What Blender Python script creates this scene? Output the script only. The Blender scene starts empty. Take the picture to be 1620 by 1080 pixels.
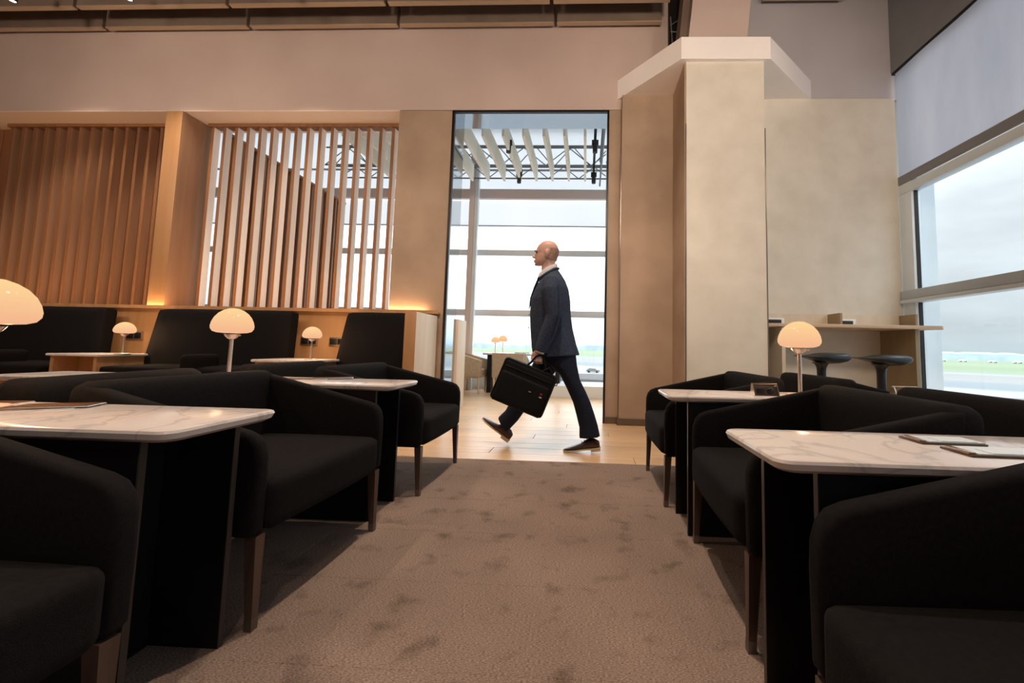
import bpy, bmesh, math, random
from mathutils import Vector, Matrix
random.seed(7)
SC = bpy.context.scene
COL = SC.collection
PI = math.pi

# ------------------------------------------------------------------ camera, sky, exposure
cam_d = bpy.data.cameras.new('camera'); cam = bpy.data.objects.new('camera', cam_d); COL.objects.link(cam)
F_PX = 650.0; YAW, PITCH, ROLL = 0.0425, -0.0783, 0.0226
cam_d.sensor_width = 36.0; cam_d.lens = F_PX / 1620 * 36
cam_d.shift_x = -(899.8 - 810) / 1620; cam_d.shift_y = (498.3 - 540) / 1620
cam_d.clip_start = 0.02; cam_d.clip_end = 5000
def cam_rows():
    cy, sy = math.cos(YAW), math.sin(YAW); cp, sp = math.cos(PITCH), math.sin(PITCH); cr, sr = math.cos(ROLL), math.sin(ROLL)
    B = Matrix(((1,0,0),(0,0,-1),(0,1,0)))
    Ry = Matrix(((cy,0,sy),(0,1,0),(-sy,0,cy))); Rp = Matrix(((1,0,0),(0,cp,-sp),(0,sp,cp))); Rr = Matrix(((cr,-sr,0),(sr,cr,0),(0,0,1)))
    return Rr @ Rp @ Ry @ B
R = cam_rows()
M = Matrix((R[0], -R[1], -R[2])).transposed()
cam.matrix_world = Matrix.Translation((0, 0, 0.87)) @ M.to_4x4()
SC.camera = cam
cam_d.dof.use_dof = False

SC.view_settings.view_transform = 'Standard'; SC.view_settings.look = 'None'
SC.view_settings.gamma = 1.0; SC.view_settings.use_curve_mapping = False
SC.view_settings.exposure = 0.0

SKY = 1.9            # overcast sky strength
SPOT_W = 170.0        # each warm ceiling downlight
BOOTH_W = 6.0        # bulbs of the lamps on the booth tables
STRIP = 42.0         # warm ledge strip light

w = bpy.data.worlds.new('overcast'); SC.world = w; w.use_nodes = True
nt = w.node_tree; nt.nodes.clear()
tc = nt.nodes.new('ShaderNodeTexCoord'); sp_ = nt.nodes.new('ShaderNodeSeparateXYZ')
nt.links.new(tc.outputs['Generated'], sp_.inputs[0])
ramp = nt.nodes.new('ShaderNodeValToRGB')
e = ramp.color_ramp.elements
e[0].position = 0.0; e[0].color = (.34, .38, .41, 1)
e[1].position = 1.0; e[1].color = (3.1, 3.2, 3.35, 1)
q = ramp.color_ramp.elements.new(0.03); q.color = (.41, .445, .462, 1)
q = ramp.color_ramp.elements.new(0.12); q.color = (.46, .485, .51, 1)
q = ramp.color_ramp.elements.new(0.38); q.color = (.64, .66, .68, 1)
nt.links.new(sp_.outputs['Z'], ramp.inputs[0])
mp = nt.nodes.new('ShaderNodeMapping'); mp.inputs['Scale'].default_value = (1, 1, 3.2)
nz = nt.nodes.new('ShaderNodeTexNoise'); nz.inputs['Scale'].default_value = 2.6; nz.inputs['Detail'].default_value = 5
nt.links.new(tc.outputs['Generated'], mp.inputs[0]); nt.links.new(mp.outputs[0], nz.inputs[0])
mr = nt.nodes.new('ShaderNodeMapRange'); mr.inputs['From Min'].default_value = .35; mr.inputs['From Max'].default_value = .68
mr.inputs['To Min'].default_value = .88; mr.inputs['To Max'].default_value = 1.22
nt.links.new(nz.outputs[0], mr.inputs[0])
mul = nt.nodes.new('ShaderNodeVectorMath'); mul.operation = 'SCALE'
glow = nt.nodes.new('ShaderNodeVectorMath'); glow.operation = 'DOT_PRODUCT'; glow.inputs[1].default_value = (-.10, .95, .30)
nt.links.new(tc.outputs['Generated'], glow.inputs[0])
gm = nt.nodes.new('ShaderNodeMapRange'); gm.interpolation_type = 'SMOOTHSTEP'; gm.inputs['From Min'].default_value = .68; gm.inputs['From Max'].default_value = 1.0
gm.inputs['To Min'].default_value = 1.0; gm.inputs['To Max'].default_value = 3.0
nt.links.new(glow.outputs['Value'], gm.inputs[0])
gx = nt.nodes.new('ShaderNodeMath'); gx.operation = 'MULTIPLY'
nt.links.new(mr.outputs[0], gx.inputs[0]); nt.links.new(gm.outputs[0], gx.inputs[1])
nt.links.new(ramp.outputs[0], mul.inputs[0]); nt.links.new(gx.outputs[0], mul.inputs['Scale'])
bg = nt.nodes.new('ShaderNodeBackground'); bg.inputs[1].default_value = SKY
nt.links.new(mul.outputs[0], bg.inputs[0])
wo = nt.nodes.new('ShaderNodeOutputWorld'); nt.links.new(bg.outputs[0], wo.inputs[0])

# ------------------------------------------------------------------ materials
def lin(c):
    return tuple((v/255/12.92 if v/255 <= .04045 else ((v/255+.055)/1.055)**2.4) for v in c)
def newmat(name):
    m = bpy.data.materials.new(name); m.use_nodes = True
    return m, m.node_tree, m.node_tree.nodes['Principled BSDF']
def mat(name, c1, c2=None, scale=5, rough=.6, metal=0, stretch=(1,1,1), bump=0, bscale=None, detail=4, spec=None, coord='Object', lo=.35, hi=.65, srgb=True):
    """noise-mottled surface; c1, c2 as sRGB 0-255"""
    m, t, p = newmat(name)
    a = lin(c1) + (1,); b = lin(c2) + (1,) if c2 else a
    p.inputs['Roughness'].default_value = rough; p.inputs['Metallic'].default_value = metal
    if spec is not None: p.inputs['Specular IOR Level'].default_value = spec
    co = t.nodes.new('ShaderNodeTexCoord'); mpn = t.nodes.new('ShaderNodeMapping'); mpn.inputs['Scale'].default_value = stretch
    t.links.new(co.outputs[coord], mpn.inputs[0])
    n = t.nodes.new('ShaderNodeTexNoise'); n.inputs['Scale'].default_value = scale; n.inputs['Detail'].default_value = detail
    t.links.new(mpn.outputs[0], n.inputs[0])
    r = t.nodes.new('ShaderNodeValToRGB'); r.color_ramp.elements[0].position = lo; r.color_ramp.elements[1].position = hi
    r.color_ramp.elements[0].color = a; r.color_ramp.elements[1].color = b
    t.links.new(n.outputs[0], r.inputs[0]); t.links.new(r.outputs[0], p.inputs['Base Color'])
    if bump:
        n2 = t.nodes.new('ShaderNodeTexNoise'); n2.inputs['Scale'].default_value = bscale or scale*6; n2.inputs['Detail'].default_value = 3
        t.links.new(mpn.outputs[0], n2.inputs[0])
        bp = t.nodes.new('ShaderNodeBump'); bp.inputs['Strength'].default_value = bump; bp.inputs['Distance'].default_value = .01
        t.links.new(n2.outputs[0], bp.inputs['Height']); t.links.new(bp.outputs[0], p.inputs['Normal'])
    return m
def wood(name, c1, c2, axis='Z', scale=14, rough=.5, vary=.12):
    st = {'Z': (1,1,.06), 'X': (.06,1,1), 'Y': (1,.06,1)}[axis]
    m = mat(name, c1, c2, scale=scale, rough=rough, stretch=st, bump=.08, bscale=60, lo=.3, hi=.7)
    t = m.node_tree; p = t.nodes['Principled BSDF']
    oi = t.nodes.new('ShaderNodeObjectInfo'); hs = t.nodes.new('ShaderNodeHueSaturation')
    r = t.nodes.new('ShaderNodeMapRange'); r.inputs['To Min'].default_value = 1-vary; r.inputs['To Max'].default_value = 1+vary
    t.links.new(oi.outputs['Random'], r.inputs[0]); t.links.new(r.outputs[0], hs.inputs['Value'])
    src = p.inputs['Base Color'].links[0].from_socket
    t.links.new(src, hs.inputs['Color']); t.links.new(hs.outputs[0], p.inputs['Base Color'])
    return m
def emis(name, col, s):
    m = bpy.data.materials.new(name); m.use_nodes = True; t = m.node_tree; t.nodes.clear()
    e = t.nodes.new('ShaderNodeEmission'); e.inputs[0].default_value = tuple(col)+(1,); e.inputs[1].default_value = s
    o = t.nodes.new('ShaderNodeOutputMaterial'); t.links.new(e.outputs[0], o.inputs[0]); return m
def glass(name, tint=(.93,.97,.98), refl=1.0):
    m = bpy.data.materials.new(name); m.use_nodes = True; t = m.node_tree; t.nodes.clear()
    tr = t.nodes.new('ShaderNodeBsdfTransparent'); tr.inputs[0].default_value = tint+(1,)
    gl = t.nodes.new('ShaderNodeBsdfGlossy'); gl.inputs['Roughness'].default_value = .02
    fr = t.nodes.new('ShaderNodeLayerWeight'); pw = t.nodes.new('ShaderNodeMath'); pw.operation = 'POWER'; pw.inputs[1].default_value = 5
    t.links.new(fr.outputs['Facing'], pw.inputs[0])
    mm = t.nodes.new('ShaderNodeMath'); mm.operation = 'MULTIPLY_ADD'; mm.inputs[1].default_value = .9*refl; mm.inputs[2].default_value = .04*refl
    mx = t.nodes.new('ShaderNodeMixShader'); o = t.nodes.new('ShaderNodeOutputMaterial')
    t.links.new(pw.outputs[0], mm.inputs[0]); t.links.new(mm.outputs[0], mx.inputs[0])
    t.links.new(tr.outputs[0], mx.inputs[1]); t.links.new(gl.outputs[0], mx.inputs[2]); t.links.new(mx.outputs[0], o.inputs[0])
    return m

m_header = mat('painted_wall', (204,184,174), (196,175,165), scale=1.2, rough=.75, bump=.05, bscale=220)
m_headgrey = mat('grey_painted_wall', (194,190,192), (186,182,184), scale=1.2, rough=.75, bump=.05, bscale=220)
m_fabricwall = mat('woven_wall_panel', (176,152,130), (162,138,116), scale=2.2, rough=.8, bump=.12, bscale=260)
m_plaster = mat('mottled_linen_wall', (224,217,203), (213,206,191), scale=4.2, rough=.72, bump=.14, bscale=240, detail=9, lo=.34, hi=.68)
m_white = mat('white_paint', (250,244,240), (246,240,236), scale=2, rough=.7)
m_soffit = mat('soffit_paint', (248,232,218), rough=.7)
m_board = mat('acoustic_board', (128,112,98), (116,100,88), scale=3, rough=.85, bump=.08, bscale=300)
m_boardcap = mat('acoustic_board_edge', (172,150,128), rough=.7)
m_ceil = mat('dark_ceiling', (92,80,70), rough=.9)
m_dark = mat('matte_black', (14,13,14), (19,18,19), scale=8, rough=.55)
m_base = mat('black_laminate', (12,11,12), rough=.5, spec=.35)
m_basedge = mat('laminate_edge', (56,52,50), rough=.3, metal=.3)
m_fabric = mat('black_wool', (19,17,17), (26,23,23), scale=90, rough=.95, bump=.25, bscale=420, spec=.15)
m_fabric2 = mat('black_banquette_wool', (17,15,16), (23,21,22), scale=90, rough=.95, bump=.2, bscale=420, spec=.12)
m_leg = mat('bronze_wood', (96,76,66), (78,62,54), scale=30, rough=.35, stretch=(1,1,.1), metal=.25)
m_metal = mat('brushed_nickel', (226,206,192), rough=.42, metal=.8)
m_steel = mat('grey_steel', (150,152,156), (140,142,146), scale=4, rough=.35, metal=.6)
m_gold = mat('champagne_metal', (214,180,150), rough=.25, metal=1)
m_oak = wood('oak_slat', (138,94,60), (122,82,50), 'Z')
m_oaksidelit = wood('oak_slat_side_lit', (242,230,220), (232,218,206), 'Z')  # daylight on the slat sides put into the colour
m_oaksidelit2 = wood('oak_side_mid_lit', (172,134,106), (156,120,92), 'Z')  # milder lit tone painted on left-bay slat sides and the post side
m_oakp = wood('oak_panel', (184,140,96), (168,124,82), 'Z', scale=10)
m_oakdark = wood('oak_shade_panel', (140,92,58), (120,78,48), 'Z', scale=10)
m_oakpale = wood('pale_oak', (226,210,190), (216,199,177), 'Z', scale=10)
m_oakdesk = wood('pale_oak_desk', (224,196,164), (208,180,148), 'X', scale=10)
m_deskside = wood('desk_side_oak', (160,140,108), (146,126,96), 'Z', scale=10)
m_plank = wood('floor_plank', (226,190,150), (210,172,130), 'X', scale=9, rough=.3, vary=.07)
m_frame = mat('aluminium_frame', (222,232,238), (214,224,230), scale=2, rough=.4)
m_framed = mat('aluminium_frame_grey', (196,204,212), (186,194,202), scale=2, rough=.4)
m_blind = mat('grey_blind', (172,178,188), (158,165,176), scale=2.4, rough=.8, stretch=(1,1,.25), bump=.06, bscale=300)
m_bulk = mat('grey_bulkhead', (140,140,144), (130,130,134), scale=2, rough=.8)
m_wpaint = mat('far_white', (232,236,238), rough=.8)
m_farpink = mat('far_post_paint', (214,200,196), rough=.7)
m_farframe = mat('far_frame', (226,230,234), (216,220,226), scale=2, rough=.5)
m_glass = glass('window_glass')
m_mirror = mat('polished_grey_lining', (190,194,198), rough=.06, metal=1)
m_doorfr = mat('dark_door_frame', (26,16,16), rough=.3)
m_rail = mat('trim_metal', (120,112,106), rough=.3, metal=.8)
m_basebd = mat('bronze_baseboard', (112,96,84), rough=.35, metal=.3)
m_leather = mat('brown_leather', (66,42,38), (46,30,28), scale=12, rough=.3)
m_sole = mat('cream_sole', (214,190,150), rough=.6)
m_suit = mat('navy_suit', (66,76,94), (54,62,80), scale=60, rough=.85, bump=.12, bscale=20, spec=.2)
m_trouser = mat('navy_trouser', (36,42,58), (29,34,47), scale=60, rough=.85, bump=.12, bscale=20, spec=.2)
m_shirt = mat('white_shirt', (226,222,226), rough=.8)
m_skin = mat('skin', (208,170,154), (196,152,138), scale=14, rough=.5)
m_brow = mat('brow_hair', (110,84,70), rough=.8)
m_hair = mat('cropped_hair', (176,136,118), (150,118,104), scale=40, rough=.8)
m_eye = mat('eye', (50,40,38), rough=.2)
m_lip = mat('lip', (176,110,100), rough=.5)
m_bag = mat('black_nylon', (17,17,18), (23,23,24), scale=70, rough=.7, bump=.15, bscale=300, spec=.2)
m_bagtrim = mat('bag_trim', (26,26,28), rough=.5)
m_red = mat('red_tab', (150,30,36), rough=.5)
m_stool = mat('charcoal_stool', (30,35,40), (25,29,34), scale=6, rough=.38)
m_paper = mat('menu_paper', (226,236,240), (214,224,230), scale=3, rough=.4)
m_menu = mat('brown_menu_card', (112,78,54), (74,52,38), scale=9, rough=.3)
m_socket = mat('socket_black', (22,22,24), rough=.4)
m_sockframe = mat('socket_bronze', (188,160,128), rough=.3, metal=.8)
m_sockwhite = mat('socket_white', (236,236,232), rough=.5)
m_beige = mat('beige_chair', (188,172,150), (176,160,138), scale=20, rough=.85)
m_baffle = mat('cream_baffle', (246,244,234), (240,238,226), scale=3, rough=.8)
m_truss = mat('truss_steel', (120,124,128), rough=.4, metal=.6)
m_kiosk = mat('pale_wood_chair_leg', (214,196,168), rough=.5)

def translucent(name, c, f, c2=None, stretch=(1,1,1)):
    m = mat(name, c, c2, scale=2.4, rough=.85, stretch=stretch)
    t = m.node_tree; p = t.nodes['Principled BSDF']; o = [n for n in t.nodes if n.type == 'OUTPUT_MATERIAL'][0]
    tl = t.nodes.new('ShaderNodeBsdfTranslucent'); mx = t.nodes.new('ShaderNodeMixShader'); mx.inputs[0].default_value = f
    t.links.new(p.inputs['Base Color'].links[0].from_socket, tl.inputs[0])
    t.links.new(p.outputs[0], mx.inputs[1]); t.links.new(tl.outputs[0], mx.inputs[2]); t.links.new(mx.outputs[0], o.inputs[0])
    return m
m_blind = translucent('grey_blind', (200,206,218), .34, (182,190,204), (1,1,.25))
m_blindfar = translucent('white_far_blind', (226,232,236), .42)
def marble():
    m, t, p = newmat('white_marble')
    co = t.nodes.new('ShaderNodeTexCoord'); n = t.nodes.new('ShaderNodeTexNoise'); n.inputs['Scale'].default_value = 3.0; n.inputs['Detail'].default_value = 8; n.inputs['Distortion'].default_value = 1.6
    oi = t.nodes.new('ShaderNodeObjectInfo'); ad = t.nodes.new('ShaderNodeVectorMath'); ad.operation = 'ADD'
    t.links.new(co.outputs['Object'], ad.inputs[0]); t.links.new(oi.outputs['Location'], ad.inputs[1]); t.links.new(ad.outputs[0], n.inputs[0])
    r = t.nodes.new('ShaderNodeValToRGB'); el = r.color_ramp.elements
    base = lin((232,222,216))+(1,)
    el[0].position = .465; el[0].color = base; el[1].position = .535; el[1].color = base
    x = el.new(.50); x.color = lin((206,198,194))+(1,)
    t.links.new(n.outputs[0], r.inputs[0])
    n2 = t.nodes.new('ShaderNodeTexNoise'); n2.inputs['Scale'].default_value = 1.6; n2.inputs['Detail'].default_value = 3
    t.links.new(ad.outputs[0], n2.inputs[0])
    mx = t.nodes.new('ShaderNodeMix'); mx.data_type = 'RGBA'; mx.blend_type = 'MULTIPLY'; mx.inputs[0].default_value = .18
    t.links.new(r.outputs[0], mx.inputs[6]); t.links.new(n2.outputs[0], mx.inputs[7]); t.links.new(mx.outputs[2], p.inputs['Base Color'])
    p.inputs['Roughness'].default_value = .16
    return m
m_marble = marble()

def carpet_mat():
    m, t, p = newmat('taupe_carpet')
    g = t.nodes.new('ShaderNodeNewGeometry')
    n1 = t.nodes.new('ShaderNodeTexNoise'); n1.inputs['Scale'].default_value = 7.5; n1.inputs['Detail'].default_value = 4
    n2 = t.nodes.new('ShaderNodeTexNoise'); n2.inputs['Scale'].default_value = 1.1; n2.inputs['Detail'].default_value = 3
    mpn = t.nodes.new('ShaderNodeMapping'); mpn.inputs['Scale'].default_value = (1, 3.2, 1)
    n3 = t.nodes.new('ShaderNodeTexNoise'); n3.inputs['Scale'].default_value = 130; n3.inputs['Detail'].default_value = 3
    for n in (n1, n2): t.links.new(g.outputs['Position'], n.inputs[0])
    t.links.new(g.outputs['Position'], mpn.inputs[0]); t.links.new(mpn.outputs[0], n3.inputs[0])
    r1 = t.nodes.new('ShaderNodeValToRGB'); e = r1.color_ramp.elements
    e[0].position = .28; e[0].color = (.60,.58,.56,1); e[1].position = .44; e[1].color = (1,1,1,1)
    t.links.new(n1.outputs[0], r1.inputs[0])
    r2 = t.nodes.new('ShaderNodeValToRGB'); e = r2.color_ramp.elements
    e[0].position = .35; e[0].color = lin((146,128,116))+(1,); e[1].position = .65; e[1].color = lin((170,149,135))+(1,)
    t.links.new(n2.outputs[0], r2.inputs[0])
    r3 = t.nodes.new('ShaderNodeValToRGB'); e = r3.color_ramp.elements
    e[0].position = .35; e[0].color = (.45,.45,.45,1); e[1].position = .68; e[1].color = (1.25,1.22,1.2,1)
    t.links.new(n3.outputs[0], r3.inputs[0])
    a = t.nodes.new('ShaderNodeMix'); a.data_type = 'RGBA'; a.blend_type = 'MULTIPLY'; a.inputs[0].default_value = 1
    b = t.nodes.new('ShaderNodeMix'); b.data_type = 'RGBA'; b.blend_type = 'MULTIPLY'; b.inputs[0].default_value = 1
    t.links.new(r2.outputs[0], a.inputs[6]); t.links.new(r1.outputs[0], a.inputs[7])
    t.links.new(a.outputs[2], b.inputs[6]); t.links.new(r3.outputs[0], b.inputs[7]); t.links.new(b.outputs[2], p.inputs['Base Color'])
    bp = t.nodes.new('ShaderNodeBump'); bp.inputs['Strength'].default_value = .5; bp.inputs['Distance'].default_value = .006
    t.links.new(n3.outputs[0], bp.inputs['Height']); t.links.new(bp.outputs[0], p.inputs['Normal'])
    p.inputs['Roughness'].default_value = .95; p.inputs['Specular IOR Level'].default_value = .1
    return m
m_carpet = carpet_mat()

def shade_mat():
    m = bpy.data.materials.new('opal_glass_lit'); m.use_nodes = True; t = m.node_tree; t.nodes.clear()
    e = t.nodes.new('ShaderNodeEmission'); e.inputs[1].default_value = .80
    co = t.nodes.new('ShaderNodeTexCoord'); s = t.nodes.new('ShaderNodeSeparateXYZ'); t.links.new(co.outputs['Object'], s.inputs[0])
    r = t.nodes.new('ShaderNodeValToRGB'); el = r.color_ramp.elements
    mr = t.nodes.new('ShaderNodeMapRange'); mr.inputs['From Min'].default_value = .25; mr.inputs['From Max'].default_value = .38
    t.links.new(s.outputs['Z'], mr.inputs[0]); t.links.new(mr.outputs[0], r.inputs[0])
    el[0].color = (1.14,.60,.34,1); el[1].color = (1.26,.86,.40,1)
    t.links.new(r.outputs[0], e.inputs[0])
    g = t.nodes.new('ShaderNodeBsdfGlossy'); g.inputs['Roughness'].default_value = .15
    mx = t.nodes.new('ShaderNodeMixShader'); mx.inputs[0].default_value = .006
    o = t.nodes.new('ShaderNodeOutputMaterial')
    t.links.new(e.outputs[0], mx.inputs[1]); t.links.new(g.outputs[0], mx.inputs[2]); t.links.new(mx.outputs[0], o.inputs[0])
    return m
m_shade = shade_mat()

# ------------------------------------------------------------------ mesh helpers
def link(name, me, m=None, parent=None, smooth=None):
    o = bpy.data.objects.new(name, me); COL.objects.link(o)
    if m is not None and not me.materials: me.materials.append(m)
    if parent is not None: o.parent = parent
    if smooth is not None:
        for p in me.polygons: p.use_smooth = True
        me.set_sharp_from_angle(angle=math.radians(smooth))
    return o
def from_bm(name, bm, m=None, parent=None, smooth=None):
    me = bpy.data.meshes.new(name); bmesh.ops.recalc_face_normals(bm, faces=bm.faces[:]); bm.to_mesh(me); bm.free()
    return link(name, me, m, parent, smooth)
def add_box(bm, x0, x1, y0, y1, z0, z1, bev=0, seg=2):
    r = bmesh.ops.create_cube(bm, size=1)
    vs = r['verts']
    for v in vs:
        v.co = Vector(((x0+x1)/2 + v.co.x*(x1-x0), (y0+y1)/2 + v.co.y*(y1-y0), (z0+z1)/2 + v.co.z*(z1-z0)))
    if bev:
        es = list({e for v in vs for e in v.link_edges})
        bmesh.ops.bevel(bm, geom=es, offset=bev, segments=seg, affect='EDGES', profile=.5)
def box(name, x0, x1, y0, y1, z0, z1, m, parent=None, bev=0, seg=2):
    bm = bmesh.new(); add_box(bm, x0, x1, y0, y1, z0, z1, bev, seg)
    return from_bm(name, bm, m, parent, 40 if bev else None)
def boxes(name, L, m, parent=None, bev=0):
    bm = bmesh.new()
    for b in L: add_box(bm, *b, bev)
    return from_bm(name, bm, m, parent, 40 if bev else None)
def prism(name, pts, axis, a, b, m, parent=None, bev=0, seg=2, smooth=40):
    """extrude the 2D outline pts along axis between a and b"""
    bm = bmesh.new()
    def P(u, v, h): return {'x': (h,u,v), 'y': (u,h,v), 'z': (u,v,h)}[axis]
    A = [bm.verts.new(P(u,v,a)) for u, v in pts]; Bv = [bm.verts.new(P(u,v,b)) for u, v in pts]
    bm.faces.new(A); bm.faces.new(Bv[::-1])
    n = len(pts)
    for i in range(n): bm.faces.new((A[i], A[(i+1)%n], Bv[(i+1)%n], Bv[i]))
    bmesh.ops.recalc_face_normals(bm, faces=bm.faces[:])
    if bev:
        cap = [e for e in bm.edges if (all(v in A for v in e.verts) or all(v in Bv for v in e.verts))]
        bmesh.ops.bevel(bm, geom=cap, offset=bev, segments=seg, affect='EDGES', profile=.5)
    return from_bm(name, bm, m, parent, smooth)
def rbox(name, x0, x1, y0, y1, z0, z1, r, m, parent=None, n=8, puff=0, fn=None):
    """soft upholstered block: rounded box, crowned top"""
    bm = bmesh.new(); bmesh.ops.create_cube(bm, size=2)
    bmesh.ops.subdivide_edges(bm, edges=bm.edges[:], cuts=n-1, use_grid_fill=True)
    c = Vector(((x0+x1)/2, (y0+y1)/2, (z0+z1)/2)); h = Vector(((x1-x0)/2, (y1-y0)/2, (z1-z0)/2))
    for v in bm.verts:
        # push samples towards the edges so that the rounding gets enough vertices
        p = Vector([math.copysign(abs(t)**.6, t)*hh for t, hh in zip(v.co, h)])
        q = Vector([max(-hh+r, min(hh-r, t)) for t, hh in zip(p, h)])
        d = p - q
        if d.length > 1e-6: p = q + d.normalized()*r
        if puff and p.z > 0: p.z += puff*(1-min(1,(p.x/h.x)**2))*(1-min(1,(p.y/h.y)**2))
        v.co = c + p
        if fn: v.co = Vector(fn(*v.co))
    return from_bm(name, bm, m, parent, 60)
def lathe(name, prof, m, parent=None, n=32, loc=(0,0,0), smooth=50):
    bm = bmesh.new(); rings = []
    for r, z in prof:
        if r < 1e-5: rings.append([bm.verts.new((loc[0], loc[1], loc[2]+z))])
        else: rings.append([bm.verts.new((loc[0]+r*math.cos(2*PI*k/n), loc[1]+r*math.sin(2*PI*k/n), loc[2]+z)) for k in range(n)])
    for a, b in zip(rings, rings[1:]):
        for k in range(n):
            k2 = (k+1) % n
            if len(a) == 1 and len(b) == 1: continue
            if len(a) == 1: bm.faces.new((a[0], b[k], b[k2]))
            elif len(b) == 1: bm.faces.new((a[k], a[k2], b[0]))
            else: bm.faces.new((a[k], a[k2], b[k2], b[k]))
    return from_bm(name, bm, m, parent, smooth)
def add_tube(bm, pts, rad, n=8, cap=True):
    pts = [Vector(p) for p in pts]; rings = []
    rr = rad if isinstance(rad, (list, tuple)) else [rad]*len(pts)
    up = None
    for i, p in enumerate(pts):
        t = (pts[min(i+1, len(pts)-1)] - pts[max(i-1, 0)]).normalized()
        if up is None:
            up = Vector((0,1,0)) if abs(t.y) < .9 else Vector((0,0,1))
        u = t.cross(up).normalized(); v = u.cross(t).normalized(); up = v
        rings.append([bm.verts.new(p + rr[i]*(math.cos(2*PI*k/n)*u + math.sin(2*PI*k/n)*v)) for k in range(n)])
    for a, b in zip(rings, rings[1:]):
        for k in range(n): bm.faces.new((a[k], a[(k+1)%n], b[(k+1)%n], b[k]))
    if cap: bm.faces.new(rings[0][::-1]); bm.faces.new(rings[-1])
def tube(name, pts, rad, m, parent=None, n=10):
    bm = bmesh.new(); add_tube(bm, pts, rad, n); return from_bm(name, bm, m, parent, 50)
def add_loft(bm, rings, n=24, sup=2.0):
    """rings: (front(x,z), back(x,z), y centre, y half width)"""
    R_ = []
    for (fx, fz), (bx, bz), yc, hw in rings:
        c = Vector(((fx+bx)/2, yc, (fz+bz)/2)); v = Vector(((fx-bx)/2, 0, (fz-bz)/2))
        ring = []
        for k in range(n):
            a = 2*PI*k/n; ca, sa = math.cos(a), math.sin(a)
            ca = math.copysign(abs(ca)**(2/sup), ca); sa = math.copysign(abs(sa)**(2/sup), sa)
            ring.append(bm.verts.new(c + v*ca + Vector((0,1,0))*hw*sa))
        R_.append(ring)
    for a, b in zip(R_, R_[1:]):
        for k in range(n): bm.faces.new((a[k], a[(k+1)%n], b[(k+1)%n], b[k]))
    bm.faces.new(R_[0][::-1]); bm.faces.new(R_[-1])
def add_ball(bm, c, r, sub=2):
    res = bmesh.ops.create_icosphere(bm, subdivisions=sub, radius=1)
    r = r if isinstance(r, (tuple, list)) else (r, r, r)
    for v in res['verts']: v.co = Vector((c[0]+v.co.x*r[0], c[1]+v.co.y*r[1], c[2]+v.co.z*r[2]))
def fused(name, bm, voxel, m, parent, smooth_it=2):
    """weld overlapping closed shells into one continuous skin"""
    bmesh.ops.recalc_face_normals(bm, faces=bm.faces[:])
    me = bpy.data.meshes.new(name+'_raw'); bm.to_mesh(me); bm.free()
    o = bpy.data.objects.new(name+'_raw', me); COL.objects.link(o)
    md = o.modifiers.new('r', 'REMESH'); md.mode = 'VOXEL'; md.voxel_size = voxel; md.use_smooth_shade = True
    ms = o.modifiers.new('s', 'SMOOTH'); ms.iterations = smooth_it; ms.factor = .5
    dg = bpy.context.evaluated_depsgraph_get()
    out = bpy.data.meshes.new_from_object(o.evaluated_get(dg))
    bpy.data.objects.remove(o); bpy.data.meshes.remove(me)
    out.name = name; out.materials.clear(); out.materials.append(m)
    for p in out.polygons: p.use_smooth = True
    r = bpy.data.objects.new(name, out); COL.objects.link(r)
    if parent is not None: r.parent = parent
    return r
def empty(name, loc=(0,0,0), rz=0):
    o = bpy.data.objects.new(name, None); COL.objects.link(o); o.location = loc; o.rotation_euler = (0,0,rz); o.empty_display_size = .1
    return o
def tag(o, label, cat, group=None, kind=None):
    o['label'] = label; o['category'] = cat
    if group: o['group'] = group
    if kind: o['kind'] = kind
    return o
def struct(o, label=None):
    o['kind'] = 'structure'
    if label: o['label'] = label
    return o
def copy_tree(o, parent=None):
    c = o.copy(); COL.objects.link(c); c.parent = parent
    for ch in list(o.children): copy_tree(ch, c)
    return c
def put(proto, used, loc, rz, label, group=None):
    """first use places the prototype itself, later uses place copies"""
    t = proto if not used else copy_tree(proto)
    used.append(1)
    t.location = loc; t.rotation_euler = (0,0,rz); t['label'] = label
    if group: t['group'] = group
    return t

def sheet(name, x0, x1, y, z0, z1, m, parent):
    me = bpy.data.meshes.new(name); me.from_pydata([(x0,y,z0),(x1,y,z0),(x1,y,z1),(x0,y,z1)], [], [(0,1,2,3)])
    return link(name, me, m, parent)
# ------------------------------------------------------------------ floors
fl = struct(empty('floor'), 'pale oak plank floor')
box('subfloor', -9.6, 4.4, 3.2, 8.4, -.12, -.012, m_oakp, fl)
pl0 = None; k = 0
ROW = .19
y = 3.205; row = 0
while y < 8.38:
    x = -3.4 + (row*0.73) % 1.9 - 1.9
    xend = 3.66 if y < 4.85 else 3.0
    while x < xend:
        L = 1.9
        if pl0 is None:
            bm = bmesh.new(); add_box(bm, 0, L-.004, 0, ROW-.003, -.012, 0, .0015, 1)
            pl0 = from_bm('plank', bm, m_plank, fl, 40); o = pl0
        else:
            o = pl0.copy(); COL.objects.link(o)
        o.location = (x, y, 0)
        x += L
    y += ROW; row += 1
struct(box('floor_far', -9.6, -5.3, 3.2, 8.4, -.012, 0.0, m_oakp), 'pale oak floor under the banquettes')
ca = struct(empty('floor_carpet'), 'taupe carpet laid in wide tiles')
box('carpet_backing', -9.6, 3.66, -4.5, 3.2, -.12, -.001, m_carpet, ca)
ct = None
TX, TY = 1.0, .41
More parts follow.
